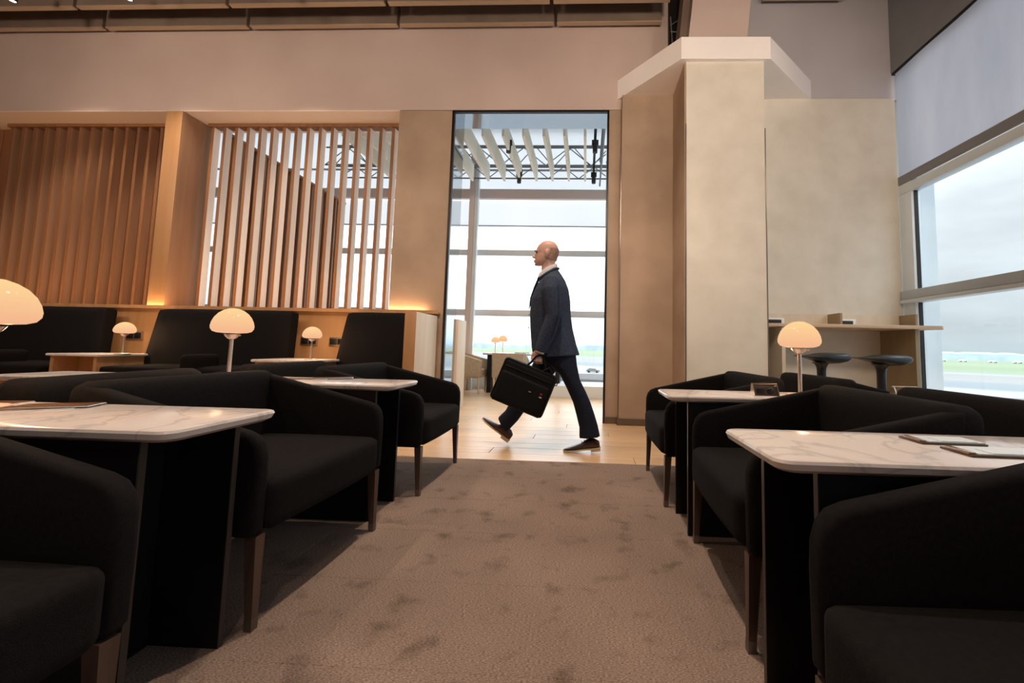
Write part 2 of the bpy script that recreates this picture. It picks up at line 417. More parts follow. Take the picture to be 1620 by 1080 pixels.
for i in range(7):
    for j in range(8):
        x0 = -3.65 + i*TX + (.5 if j % 2 else 0); y0 = 3.2 - (j+1)*TY
        if ct is None:
            bm = bmesh.new(); add_box(bm, .0008, TX-.0008, .0008, TY-.0008, -.006, .006, .002, 1)
            ct = from_bm('carpet_tile', bm, m_carpet, ca, 40); o = ct
        else:
            o = ct.copy(); COL.objects.link(o)
        o.location = (x0, y0, -.006+.0)
# ------------------------------------------------------------------ back wall: header, panels, portal
YW = 4.88
wb = struct(empty('wall_back'), 'back wall with painted header above the slatted bays')
box('header', -9.6, .36, YW, 5.26, 3.808, 5.6, m_header, wb)
box('header_right', .36, 1.0, YW, 5.0, 3.808, 5.6, m_header, wb)
box('soffit_back', -9.6, -2.4, 5.26, 5.42, 3.808, 5.6, m_header, wb)
box('soffit_lining', -9.6, -2.402, YW+.001, 5.42, 3.80, 3.8075, m_soffit, wb)
box('fabric_panel', -2.40, -1.72, YW-.004, 5.295, 0, 3.80, m_fabricwall, wb)
box('fabric_panel', .236, .39, YW-.004, 5.28, 0, 3.80, m_fabricwall, wb)
box('fabric_panel', .39, 1.03, 4.79, 5.28, 0, 3.94, m_fabricwall, wb)
box('corner_trim', .381, .389, 4.783, 4.79, 0, 3.2, m_rail, wb)
struct(boxes('baseboard_back', [(.236,.392,YW-.022,YW-.005,0,.075), (.372,1.02,4.768,4.789,0,.075), (.372,.389,4.769,YW-.005,0,.075)], m_basebd), 'bronze baseboard right of the doorway')
# polished portal lining
d1 = struct(empty('door_1'), 'tall open doorway with thin dark frame and polished grey lining')
box('door_frame', -1.722, -1.690, YW-.012, YW+.03, 0, 3.80, m_doorfr, d1)
box('door_frame', .214, .238, YW-.012, YW+.03, 0, 3.80, m_doorfr, d1)
box('door_frame', -1.69, .214, YW-.012, YW+.03, 3.775, 3.80, m_doorfr, d1)
box('lining', -1.72, -1.700, YW+.03, 5.30, 0, 3.80, m_mirror, d1)
box('lining', .222, .235, YW+.03, 5.28, 0, 3.80, m_mirror, d1)
box('lining', -1.70, .222, YW+.03, 5.28, 3.785, 3.80, m_mirror, d1)
# ------------------------------------------------------------------ column with crown
co = struct(empty('column'), 'square fabric-clad column beside the doorway')
prism('shaft', [(1.017,4.215),(1.83,4.215),(1.83,4.9),(1.017,4.9)], 'z', 0, 3.94, m_plaster, co, bev=0)
box('corner_trim', 1.011, 1.018, 4.207, 4.216, 0, 3.25, m_rail, co)
box('corner_trim', 1.828, 1.836, 4.207, 4.216, 0, 3.2, m_rail, co)
box('side_cladding', 1.0, 1.0165, 4.225, 4.79, 0, 3.935, m_fabricwall, co)
struct(boxes('baseboard_column', [(.995,1.83,4.195,4.206,0,.075), (.985,.9985,4.2,4.78,0,.075)], m_basebd))
cr = struct(empty('column_crown'), 'white angular crown wrapping the column head')
prism('crown', [(.335,4.879),(.955,4.165),(1.885,4.175),(2.69,4.899)], 'z', 3.94, 4.185, m_white, cr, smooth=None)
wr = struct(empty('column_rib'), 'pale raking rib rising from the crown')
prism('rib_front', [(1.05,4.186),(1.68,4.186),(1.80,5.4),(1.18,5.4)], 'y', 4.28, 4.62, m_header, wr, smooth=None)
prism('rib_side', [(.97,4.186),(1.048,4.186),(1.17,5.4),(1.09,5.4)], 'y', 4.40, 4.70, m_board, wr, smooth=None)
slot = tag(empty('air_duct', (0,0,0)), 'dark recess with curved silver duct left of the column rib', 'duct')
box('recess', .95, 1.10, 4.80, 4.878, 4.188, 5.5, m_dark, slot)
tube('duct_hoop', [(.955,4.74,4.9),(.975,4.73,4.55),(1.01,4.72,4.36),(1.045,4.73,4.36),(1.07,4.74,4.55),(1.10,4.76,5.0)], .007, m_steel, slot)
tube('duct_hoop', [(.955,4.75,4.72),(1.10,4.75,4.71)], .006, m_steel, slot)
tube('duct_hoop', [(.955,4.75,4.80),(1.10,4.75,4.90)], .006, m_steel, slot)
# right-hand wall section
wrt = struct(empty('wall_right_back'), 'mottled linen wall above the laptop bar')
box('upper', 1.0, 3.9, 4.905, 5.28, 3.94, 5.6, m_headgrey, wrt)
box('linen_face', 1.83, 3.657, 4.88, 5.28, 0, 3.94, m_plaster, wrt)
struct(box('trim_1', 3.648, 3.658, 4.872, 4.881, 0, 2.95, m_frame))
# shell of the lounge
struct(box('ceiling', -9.6, 4.4, -4.6, 5.3, 5.6, 5.7, m_ceil), 'dark ceiling above the boards')
struct(box('wall_left', -9.7, -9.6, -4.6, 8.5, 0, 5.6, m_header))
struct(box('wall_front', -9.6, 4.4, -4.7, -4.6, 0, 5.6, m_header))
# ------------------------------------------------------------------ window wall on the right
XW = 3.66
wn = struct(empty('window_1'), 'tall glazed window wall with pale aluminium frame')
ys = [4.70, 1.9, -.9, -3.7]
for a in ys: box('mullion', XW, XW+.10, a, a+.17, .42, 2.9, m_frame, wn, .004)
for a in ys: box('mullion_gasket', XW+.03, XW+.07, a-.008, a, .42, 2.9, m_dark, wn)
box('transom', XW-.03, XW+.10, -4.6, 4.87, 1.50, 1.60, m_framed, wn, .006)
box('transom_lip', XW-.05, XW+.09, -4.6, 4.87, 1.455, 1.495, m_frame, wn, .006)
box('head_rail', XW-.01, XW+.10, -4.6, 4.87, 2.735, 2.84, m_frame, wn, .006)
box('glass_pane', XW+.05, XW+.058, -4.6, 4.87, .42, 1.48, m_glass, wn)
box('glass_pane', XW+.05, XW+.058, -4.6, 4.87, 1.58, 2.80, m_glass, wn)
struct(boxes('window_sill', [(XW-.10,XW+.12,-4.6,4.87,.36,.42)], m_framed, None, .006), 'grey window sill')
wr2 = struct(empty('wall_right'), 'grey bulkhead above the window blind')
box('sill_wall', XW, XW+.12, -4.6, 4.9, 0, .36, m_bulk, wr2)
box('bulkhead', XW-.02, XW+.12, -4.6, 4.9, 4.27, 5.6, m_bulk, wr2)
box('shadow_gap', XW-.012, XW+.1, -4.6, 4.9, 4.245, 4.27, m_dark, wr2)
box('return', XW+.06, XW+.4, 4.87, 5.0, 0, 5.6, m_frame, wr2)
bl = tag(empty('roller_blind'), 'wide grey roller blind drawn part way down the window wall', 'blind')
bm = bmesh.new(); NY, NZ = 90, 10; gv = []
for i in range(NY+1):
    yy = -4.6 + 9.47*i/NY
    gv.append([bm.verts.new((XW + .012*math.sin(yy*3.1)*(.3+.7*(1-j/NZ)) + .006*math.sin(yy*7.7+j*.2), yy, 2.95+(4.245-2.95)*j/NZ)) for j in range(NZ+1)])
for i in range(NY):
    for j in range(NZ): bm.faces.new((gv[i][j], gv[i+1][j], gv[i+1][j+1], gv[i][j+1]))
from_bm('blind_cloth', bm, m_blind, bl, 60)
box('blind_hem', XW-.012, XW+.016, -4.6, 4.87, 2.852, 2.955, m_bulk, bl, .005)
# ------------------------------------------------------------------ slatted bays
struct(box('dado', -9.6, -1.9, 4.86, 5.06, 0, 1.232, m_oakp), 'oak dado panel behind the banquettes')
struct(box('trim_dado', -9.6, -1.76, 4.80, 5.4, 1.2325, 1.25, m_oakp), 'oak ledge on the dado')
struct(box('trim_ledge_lip', -9.6, -1.76, 4.796, 4.804, 1.2325, 1.272, m_oakp), 'oak lip along the front of the ledge')
def screen(name, x0, x1, n, label, yf=5.19):
    s = tag(empty(name), label, 'screen')
    box('top_rail', x0-.05, x1+.05, yf-.02, yf+.10, 3.755, 3.797, m_oak, s)
    box('bottom_rail', x0-.05, x1+.05, yf-.02, yf+.10, 1.252, 1.27, m_oak, s)
    bm = bmesh.new(); add_box(bm, 0, .042, 0, .10, 1.27, 3.755, .002, 1)
    first = from_bm('slat', bm, m_oak, s, 40)
    first.data.materials.append(m_oaksidelit if x0 > -5.5 else m_oaksidelit2)
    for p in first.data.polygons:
        if abs(p.normal.x) > .9: p.material_index = 1  # sides take the painted daylight tone
    for i in range(n):
        o = first if i == 0 else first.copy()
        if i: COL.objects.link(o)
        o.location = (x0 + (x1-x0)*i/(n-1) - .021, yf, 0)
    return s
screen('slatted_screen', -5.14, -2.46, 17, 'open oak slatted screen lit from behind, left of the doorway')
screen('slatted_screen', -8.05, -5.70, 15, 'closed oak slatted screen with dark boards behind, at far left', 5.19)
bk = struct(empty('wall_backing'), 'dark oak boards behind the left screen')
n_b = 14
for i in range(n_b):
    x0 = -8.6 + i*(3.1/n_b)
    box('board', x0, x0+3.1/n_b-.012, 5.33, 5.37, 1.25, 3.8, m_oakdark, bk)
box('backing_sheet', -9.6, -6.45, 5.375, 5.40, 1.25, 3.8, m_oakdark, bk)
tp = struct(box('trim_post', -5.47, -5.25, 4.872, 5.33, 1.252, 3.80, m_oakp, None, .002), 'oak post between the two slatted bays')
tp.data.materials.append(m_oaksidelit2)
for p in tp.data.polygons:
    if p.normal.x > .9: p.material_index = 1  # doorway side of the post painted lighter, as if lit
# screen running away from the wall behind the open bay
s = tag(empty('slatted_divider'), 'row of oak slats running back behind the open screen', 'screen')
box('top_rail', -5.22, -5.10, 5.45, 8.25, 3.76, 3.80, m_oak, s)
bm = bmesh.new(); add_box(bm, -.05, .05, 0, .045, 1.0, 3.76, .002, 1); first = from_bm('slat', bm, m_oak, s, 40)
for i in range(20):
    o = first if i == 0 else first.copy()
    if i: COL.objects.link(o)
    o.location = (-5.16, 5.5 + i*.142, 0)
# ledge strip light (a real luminous strip lying on the ledge)
t = tag(empty('strip_light'), 'warm strip light lying along the oak ledge under the slatted screens', 'light')
box('channel', -8.2, -1.93, 4.815, 4.845, 1.2505, 1.257, m_steel, t)
box('diffuser', -8.2, -1.93, 4.818, 4.842, 1.2571, 1.261, emis('strip_glow', (1,.58,.28), STRIP), t)

# end block of the banquette
eb = tag(empty('end_panel'), 'pale oak end block closing the banquette row beside the doorway', 'partition')
box('block', -1.885, -1.765, 4.2, 4.80, 0, 1.205, m_oakpale, eb, .003)
box('front_face', -1.885, -1.765, 4.192, 4.20, 0, 1.205, m_oakp, eb, .002)

# ------------------------------------------------------------------ banquettes
def banquette(xl, xr, label, armx=None):
    t = tag(empty('banquette'), label, 'banquette', 'black banquettes along the oak dado')
    def lean(x, y_, z): return (x - (1.215-z)*.16*max(0, min(1, (xr-x)/(xr-xl))), y_ - (1.22-z)*.06, z)
    rbox('backrest', xl, xr, 4.60, 4.76, .50, 1.215, .035, m_fabric2, t, n=9, fn=lean)
    rbox('seat', xl, xr, 4.06, 4.64, .425, .575, .04, m_fabric2, t, n=8, puff=.015)
    box('plinth', xl+.03, xr-.03, 4.14, 4.7, 0, .424, m_oakp, t)
    if armx is not None:
        rbox('armrest', armx-.055, armx+.055, 3.98, 4.36, .45, .715, .045, m_fabric2, t, n=8)
    return t
banquette(-7.4, -5.68, 'black banquette at far left under the closed screen', -6.24)
banquette(-5.02, -3.41, 'black banquette in the middle behind the mushroom lamp', -4.03)
banquette(-2.75, -1.90, 'narrow black banquette seat against the pale end block')
def booth_table(x0, x1, yf, label, z=.685):
    t = tag(empty('booth_table'), label, 'table', 'small marble tables between the banquettes')
    prism('tabletop', [(x0,yf),(x1,yf),(x1,4.55),(x0,4.55)], 'z', z-.028, z, m_marble, t, bev=.009)
    box('side_panel', x0+.03, x0+.065, yf+.02, 4.54, 0, z-.03, m_oakp, t)
    box('side_panel', x1-.065, x1-.03, yf+.02, 4.54, 0, z-.03, m_oakp, t)
    box('back_panel', x0+.065, x1-.065, 4.3, 4.33, 0, z-.03, m_oakp, t)
    return t
booth_table(-5.60, -5.03, 4.06, 'marble booth table on oak sides under the left small lamp', .690)
booth_table(-3.36, -2.77, 4.02, 'marble booth table on oak sides under the right small lamp', .680)
# filler backing boards between banquette backs are the dado itself
# sockets on the dado
def dado_socket(x, z, label):
    t = tag(empty('wall_socket', (x, 4.86, z)), label, 'socket', 'bronze sockets on the dado')
    box('frame', -.105, .105, -.018, 0, -.055, .055, m_sockframe, t, .004)
    for k in (-.048, .048):
        bm = bmesh.new(); add_box(bm, k-.042, k+.042, -.022, -.0185, -.036, .036, .004)
        f = from_bm('outlet', bm, m_socket, t, 40)
        lathe('outlet_hole', [(0,-.003),(.017,-.003),(.017,0),(.019,0),(.019,.002),(0,.002)], m_dark, f, 12, (k,-.0245,0))
    return t
dado_socket(-5.56, .895, 'bronze double socket behind the left small lamp')
dado_socket(-5.16, .895, 'bronze double socket half hidden by the middle banquette')
dado_socket(-3.345, .875, 'bronze double socket behind the right small lamp')
dado_socket(-2.99, .875, 'bronze double socket beside the narrow banquette seat')

# ------------------------------------------------------------------ lamps
def make_lamp():
    t = tag(empty('table_lamp'), 'x', 'lamp')
    lathe('base', [(0,0),(.066,0),(.066,.006),(.060,.009),(.012,.010),(0,.010)], m_metal, t, 32)
    lathe('pole', [(0,.0095),(.0095,.0095),(.0095,.222),(0,.222)], m_metal, t, 16)
    h = lathe('shade_holder', [(.0095,.216),(.015,.219),(.026,.226),(.036,.238),(.0375,.238),(.029,.224),(.018,.214),(.0095,.210)], m_metal, t, 24)
    tube('switch', [(.036,0,.237),(.047,0,.228),(.052,0,.235)], .0018, m_metal, h, 6)
    lathe('shade', [(.0,.2445),(.04,.2435),(.070,.246),(.089,.253),(.0985,.267),(.100,.282),(.0955,.304),(.085,.328),(.068,.350),(.047,.366),(.024,.376),(0,.379)], m_shade, t, 48)
    return t
lamp = make_lamp(); used = []
def place_lamp(x, y, z, label, s=1.0, W=1.5, sz=1.0):
    t = put(lamp, used, (x, y, z), 0, label, 'mushroom table lamps'); t.scale = (s, s, s*sz)
    L = bpy.data.lights.new('bulb', 'POINT'); L.energy = W; L.color = (1.0,.60,.30); L.shadow_soft_size = 0.01
    o = bpy.data.objects.new('bulb', L); COL.objects.link(o); o.parent = t; o.location = (-.03, .065, .232); L.specular_factor = .15
    return t
place_lamp(1.10, 2.17, .652, 'lit mushroom lamp on the right-hand marble table by the column')
place_lamp(-1.905, 2.14, .663, 'lit mushroom lamp standing behind the black armchair, centre left', .94, 1.5, 1.06)
place_lamp(-1.69, 1.09, .663, 'large lit mushroom lamp cut off at the left edge', .97, 1.0)
place_lamp(-5.07, 4.32, .690, 'small lit lamp on the left booth table', .92, BOOTH_W)
place_lamp(-2.90, 4.25, .680, 'small lit lamp on the right booth table', .92, BOOTH_W)

# ------------------------------------------------------------------ lounge tables
def make_table():
    t = tag(empty('lounge_table'), 'x', 'table')
    # outline along x 0..1.06, from the aisle end
    out = []
    def arc(cx, cy, r, a0, a1, n=5):
        for i in range(n+1):
            a = math.radians(a0 + (a1-a0)*i/n); out.append((cx+r*math.cos(a), cy+r*math.sin(a)))
    r = .035; Lx = 1.055
    arc(r, -.170+r, r, 180, 270); arc(Lx-r, -.170+r, r, 270, 360); arc(Lx-r, .170-r, r, 0, 90); arc(r, .170-r, r, 90, 180)
    bm = bmesh.new()
    lv = [(.622,.975,.93), (.632,.995,.985), (.643,1,1), (.648,.995,.985)]
    lv = [(.622,-.020), (.631,-.005), (.644,0), (.650,-.0025), (.652,-.007)]
    cx, cy = Lx/2, 0
    rings = []
    for z, ins in lv:
        rings.append([bm.verts.new((x - math.copysign(min(abs(x-cx), -ins), x-cx) if ins else x, y_ - math.copysign(-ins, y_) if ins else y_, z)) for x, y_ in out])
    n = len(out)
    for a, b in zip(rings, rings[1:]):
        for k in range(n): bm.faces.new((a[k], a[(k+1)%n], b[(k+1)%n], b[k]))
    bm.faces.new(rings[0][::-1]); bm.faces.new(rings[-1])
    from_bm('tabletop', bm, m_marble, t, 30)
    for yy in (-.13, .13):
        p = box('base_panel', .097, .98, yy-.009, yy+.009, 0, .621, m_base, t, .001, 1)
        box('panel_edge', .0955, .0968, yy-.0082, yy+.0082, 0.001, .620, m_basedge, p)
    box('cross_panel', .30, .325, -.117, .117, 0, .621, m_base, t)
    return t
tb = make_table(); tu = []
G = 'marble-topped lounge tables'
put(tb, tu, (-.925, 1.066, 0), PI, 'large marble table with brown menu cards, front left', G)
put(tb, tu, (-.948, 2.178, 0), PI, 'marble table with small menu cards, second on the left side of the aisle', G)
put(tb, tu, (-2.03, 2.178, 0), PI, 'marble table end seen behind the left armchairs', G)
put(tb, tu, (.393, 1.040, 0), 0, 'large marble table with two white menus, front right', G)
put(tb, tu, (.402, 2.165, 0), 0, 'marble table with lamp and power box by the column', G)
put(tb, tu, (1.465, 2.165, 0), 0, 'marble table behind the right armchairs near the window', G)

for o in list(COL.objects):
    if o.name.startswith('lounge_table') and o.location.x < 0: o.scale.z = 1.017
# ------------------------------------------------------------------ armchairs
def make_chair():
    t = tag(empty('armchair'), 'x', 'armchair')
    prof = [(-.26,.276),(.332,.276),(.347,.292),(.350,.46),(.348,.515),(.338,.550),(.318,.574),(.285,.588),(-.22,.706),(-.26,.712)]
    for a, b in ((-.375,-.322),(.322,.375)):
        prism('armrest', prof, 'y', a, b, m_fabric, t, bev=.016, seg=3, smooth=35)
    rbox('backrest', -.325, -.205, -.374, .374, .276, .726, .045, m_fabric, t, n=12)
    def f(x, y_, z):
        return (x + (.012*math.cos(y_/.3*1.4) if x > .2 else 0), y_, z)
    rbox('seat_cushion', -.20, .362, -.3215, .3215, .274, .436, .034, m_fabric, t, n=12, puff=.018, fn=f)
    for sx in (-1, 1):
        for sy in (-1, 1):
            bm = bmesh.new()
            x, y_ = (.328 if sx > 0 else -.275), sy*.338
            def ring(h, z, dx=0): return [bm.verts.new((x+dx+u*h, y_+v*h, z)) for u, v in ((-1,-1),(1,-1),(1,1),(-1,1))]
            R1 = ring(.0115, .035, .008*sx); R2 = ring(.0185, .276)
            for k in range(4): bm.faces.new((R1[k], R1[(k+1)%4], R2[(k+1)%4], R2[k]))
            bm.faces.new(R1[::-1]); bm.faces.new(R2)
            lg = from_bm('leg', bm, m_leg, t)
            bm = bmesh.new()
            def ring2(h, z, dx=0): return [bm.verts.new((x+dx+u*h, y_+v*h, z)) for u, v in ((-1,-1),(1,-1),(1,1),(-1,1))]
            R1 = ring2(.0120, 0, .009*sx); R2 = ring2(.0122, .035, .008*sx)
            for k in range(4): bm.faces.new((R1[k], R1[(k+1)%4], R2[(k+1)%4], R2[k]))
            bm.faces.new(R1[::-1]); bm.faces.new(R2)
            from_bm('foot_cap', bm, m_rail, lg)
    return t
ch = make_chair(); cu = []
G = 'black wool armchairs around the marble tables'
put(ch, cu, (-1.322, 1.616, 0), -.025, 'black armchair facing the aisle between the two left marble tables', G)
put(ch, cu, (-1.285, 2.740, 0), 0, 'black armchair facing the aisle at the far left, beside the oak floor', G)
put(ch, cu, (-1.278, .490, 0), -.02, 'black armchair cut off in the bottom left corner', G)
put(ch, cu, (-2.175, 1.598, 0), PI+.13, 'black armchair back to back with the left aisle armchair', G)
put(ch, cu, (-2.29, 2.740, 0), PI, 'black armchair back to back with the far left aisle armchair', G)
put(ch, cu, (.845, 1.617, 0), PI-.03, 'black armchair between the two right marble tables', G)
put(ch, cu, (.800, 2.720, 0), PI, 'black armchair at the far right, in front of the column', G)
put(ch, cu, (.790, .480, 0), PI+.02, 'black armchair filling the bottom right corner', G)
put(ch, cu, (1.745, 1.615, 0), 0, 'black armchair near the window, facing the glass', G)
put(ch, cu, (1.740, 2.735, 0), 0, 'black armchair in front of the bar stools, facing the window', G)

# ------------------------------------------------------------------ power boxes, menus
def power_box(x, y, rz, label):
    t = tag(empty('power_box', (x, y, .652), rz), label, 'power socket', 'metal power boxes on the tables')
    prism('body', [(-.018,.001),(.022,.001),(.010,.045),(-.002,.045)], 'x', -.055, .055, m_leg, t, smooth=None)
    for s_ in (-.058, .058):
        prism('side_plate', [(-.032,0),(.030,0),(.016,.056),(-.006,.056)], 'x', s_-.003, s_+.003, m_gold, t, smooth=None)
    tube('top_bar', [(-.062,.006,.056),(.062,.006,.056)], .004, m_gold, t)
    box('outlet', -.045, -.008, -.0225, -.012, .012, .036, m_socket, t, .002)
    bm = bmesh.new(); add_ball(bm, (.022,-.015,.024), (.017,.007,.016), 2)
    o = from_bm('outlet', bm, m_socket, t, 60)
    box('base_plate', -.066, .066, -.034, .032, 0, .0012, m_gold, t)
    return t
power_box(.905, 2.13, 0, 'champagne metal power box left of the right-hand lamp')
power_box(1.62, 2.17, 0, 'champagne metal power box on the table behind the right armchairs')
def menu_frame(x, y, rz, lx, ly, label):
    t = tag(empty('menu', (x, y, .652), rz), label, 'menu', 'white menus in bronze frames')
    box('backing', 0, lx, 0, ly, 0, .005, m_leg, t, .002)
    box('sheet', .02, lx-.004, .004, ly-.004, .0051, .0075, m_paper, t)
    box('sheet', .05, lx-.02, .006, ly*.6, .0077, .009, m_paper, t)
    box('clip', .002, .018, .01, ly-.01, .0052, .009, m_gold, t, .001)
    return t
menu_frame(.830, 1.065, math.radians(-1), .155, .08, 'white menu in a bronze frame, nearer the wall on the front right table')
menu_frame(.840, .945, math.radians(-1), .27, .085, 'white menu in a bronze frame at the front edge of the right table')
def card(x, y, rz, lx, ly, label, group, z=.6635):
    t = tag(empty('menu_card', (x, y, z), rz), label, 'menu', group)
    box('cover', 0, lx, 0, ly, 0, .003, m_menu, t, .001)
    box('pages', .003, lx+.004, -.004, ly-.003, -.0, .0014, m_paper, t)
    return t
G = 'brown menu cards on the left tables'
card(-1.64, 1.00, math.radians(38), .22, .11, 'brown menu card lying nearest the front edge of the left table', G)
card(-1.60, 1.085, math.radians(24), .17, .08, 'brown menu card fanned behind the first on the left table', G, .667)
card(-1.90, 1.12, math.radians(10), .20, .08, 'brown menu card at the left frame edge beside the large lamp', G)
card(-1.60, 2.13, math.radians(30), .20, .09, 'pale brown menu card on the second left table', G)
card(-1.49, 2.20, math.radians(30), .20, .09, 'darker menu card behind the pale one on the second left table', G, .667)

# ------------------------------------------------------------------ laptop bar and stools
db = tag(empty('laptop_bar'), 'pale oak laptop bar fixed to the linen wall by the window', 'desk')
prism('worktop', [(1.84,4.36),(3.60,4.30),(3.645,4.34),(3.645,4.40),(3.40,4.879),(1.84,4.879)], 'z', 1.135, 1.172, m_oakdesk, db, bev=.006)
box('end_support', 3.385, 3.425, 4.37, 4.878, 0, 1.134, m_deskside, db)
box('end_support', 2.04, 2.075, 4.37, 4.878, 0, 1.134, m_oakpale, db)
box('upstand', 1.84, 3.645, 4.855, 4.878, 1.173, 1.315, m_oakpale, db)
for x in (2.80, 3.60):
    box('divider_fin', x-.012, x+.012, 4.62, 4.855, 1.173, 1.315, m_deskside, db)
for x, lb in ((2.14, 'white socket box at the left end of the laptop bar'), (2.93, 'white socket box in the middle of the laptop bar')):
    t = tag(empty('desk_socket', (x, 4.80, 1.173)), lb, 'socket', 'white socket boxes on the bar')
    box('housing', -.11, .11, -.05, .05, 0, .085, m_sockwhite, t, .006)
    box('outlet_strip', -.075, .075, -.0545, -.0505, .018, .066, m_socket, t, .003)
def make_stool():
    t = tag(empty('bar_stool'), 'x', 'stool')
    # sculpted seat: thin lip to -x, thick rounded rear to +x
    S = [(-.232,.8425,.8365,.04),(-.18,.844,.829,.08),(-.12,.849,.816,.11),(-.07,.859,.800,.13),(-.02,.870,.785,.14),(.04,.875,.772,.145),(.12,.874,.776,.14),(.18,.872,.790,.125),(.210,.862,.806,.105),(.226,.846,.826,.085)]
    bm = bmesh.new(); rg = []
    for x, zt, zb, wy in S:
        ring = []
        for k in range(24):
            a = 2*PI*k/24; c_, s_ = math.cos(a), math.sin(a)
            ring.append(bm.verts.new((x, wy*math.copysign(abs(c_)**.6, c_), (zt+zb)/2 + (zt-zb)/2*math.copysign(abs(s_)**.6, s_))))
        rg.append(ring)
    for a, b in zip(rg, rg[1:]):
        for k in range(24): bm.faces.new((a[k], a[(k+1)%24], b[(k+1)%24], b[k]))
    bm.faces.new(rg[0][::-1]); bm.faces.new(rg[-1])
    from_bm('seat', bm, m_stool, t, 50)
    lathe('stem', [(0,.012),(.030,.012),(.030,.40),(.036,.41),(.038,.70),(.042,.735),(.056,.765),(.085,.785),(0,.79)], m_stool, t, 24)
    lathe('base_disc', [(0,0),(.20,0),(.20,.008),(.03,.014),(0,.014)], m_stool, t, 32)
    return t
st = make_stool(); su = []
put(st, su, (2.228, 4.0, 0), math.radians(-4), 'charcoal bar stool partly behind the mushroom lamp', 'charcoal bar stools at the laptop bar')
put(st, su, (2.775, 4.0, -.006), math.radians(-4), 'charcoal bar stool nearer the window', 'charcoal bar stools at the laptop bar')

# ------------------------------------------------------------------ ceiling boards and downlights
G1, G2, G3 = 'lower row of hanging acoustic boards', 'upper row of hanging acoustic boards', 'nearest row of hanging acoustic boards'
def cboard(x0, x1, y, label, g, z=4.70):
    t = tag(empty('ceiling_board', (0,0,0)), label, 'acoustic panel', g)
    box('panel', x0, x1-.045, y-.025, y+.025, z+.016, z+.32, m_board, t)
    box('edge_strip', x0, x1-.045, y-.027, y+.027, z, z+.0155, m_boardcap, t)
    for xx in (x0+.3, x1-.32): tube('hanger', [(xx,y,z+.32),(xx,y,5.6)], .004, m_steel, t, 6)
X1 = [(-8.26,-6.31),(-6.31,-4.37),(-4.37,-2.41),(-2.41,-.43),(-.43,.90)]
N1 = ['leftmost board', 'second board from the left', 'third board from the left', 'fourth board, above the doorway,', 'short right-end board']
for (a, b), n in zip(X1, N1): cboard(a, b, 4.80, n + ' of the lower hanging row', G1, 4.87)
X2 = [(-8.22,-6.28),(-6.28,-4.35),(-4.35,-2.41),(-2.41,-.45),(-.45,.94)]
for (a, b), n in zip(X2, N1): cboard(a, b, 4.47, n + ' of the upper hanging row', G2, 4.87)
cboard(2.08, 3.08, 4.80, 'short grey board right of the column rib', G2, 5.165)
for (a, b), n in zip([(-7.0,-5.1),(-5.1,-3.2),(-3.2,-1.3),(-1.3,.6),(.6,2.5)], N1): cboard(a, b, 3.4, n + ' of the row nearest the room', G3, 4.95)
def downlight(x, y, z, label, tx, ty, W=None, ang=95, tz=None):
    t = tag(empty('ceiling_spotlight', (x, y, z)), label, 'spotlight', 'small black ceiling spotlights')
    lathe('housing', [(0,.14),(.034,.14),(.036,.13),(.036,.002),(.030,0),(.028,.012),(0,.014)], m_dark, t, 20)
    lathe('lens', [(0,.0135),(.0275,.0115),(.0275,.006),(0,.006)], emis('lens_glow', (1,.72,.5), 9), t, 20)
    tube('stem', [(0,0,.14),(0,0,5.6-z)], .006, m_dark, t, 6)
    L = bpy.data.lights.new('spot', 'SPOT'); L.energy = W or SPOT_W; L.color = (1.0,.79,.62); L.spot_size = math.radians(ang); L.spot_blend = .6; L.shadow_soft_size = .22 if 'washing' in label else .04
    o = bpy.data.objects.new('spot', L); COL.objects.link(o); o.parent = t; o.location = (0,0,-.02)
    d = Vector((tx-x, ty-y, (3.2 if 'washing' in label else 0)-z)); o.rotation_euler = d.to_track_quat('-Z', 'Y').to_euler()
downlight(-6.50, 4.06, 4.60, 'ceiling spotlight at the top left corner', -6.50, 4.3)
downlight(-5.13, 4.06, 4.60, 'ceiling spotlight left of the oak post', -5.13, 4.3)
downlight(-3.51, 4.06, 4.60, 'ceiling spotlight above the open slatted screen', -3.51, 4.3)
for i, (x, y, W) in enumerate([(-.35, .6, 170), (-.30, 2.4, 300), (-.7, 3.75, 90), (-3.2, 1.9, 130), (-3.2, -1.2, 120), (.2, -1.8, 120), (-6.2, 1.2, 200), (-6.2, -2, 120)]):
    downlight(x, y, 4.66, 'ceiling spotlight ' + ['over the front of the aisle','over the middle of the aisle','over the oak floor before the doorway','over the left armchairs','over the room behind on the left','over the room behind on the right','over the far left of the lounge','over the far left behind'][i] + ', out of view', x, y+.05, W, 105)

for x, tx, W, lb in ((-6.3,-6.5,175,'added wall-washing fill spotlight aimed at the header, far left, out of view'), (-4.0,-4.0,175,'added wall-washing fill spotlight aimed at the header over the slats, out of view'), (-1.6,-1.6,165,'added wall-washing fill spotlight aimed above the doorway, out of view'), (.9,1.2,190,'added wall-washing fill spotlight aimed at the column, out of view'), (2.6,2.6,90,'added wall-washing fill spotlight aimed at the linen wall, out of view')):
    downlight(x, 1.4, 3.60, lb, tx, 4.9, W, 100)  # out-of-view fill spots added to brighten the back walls
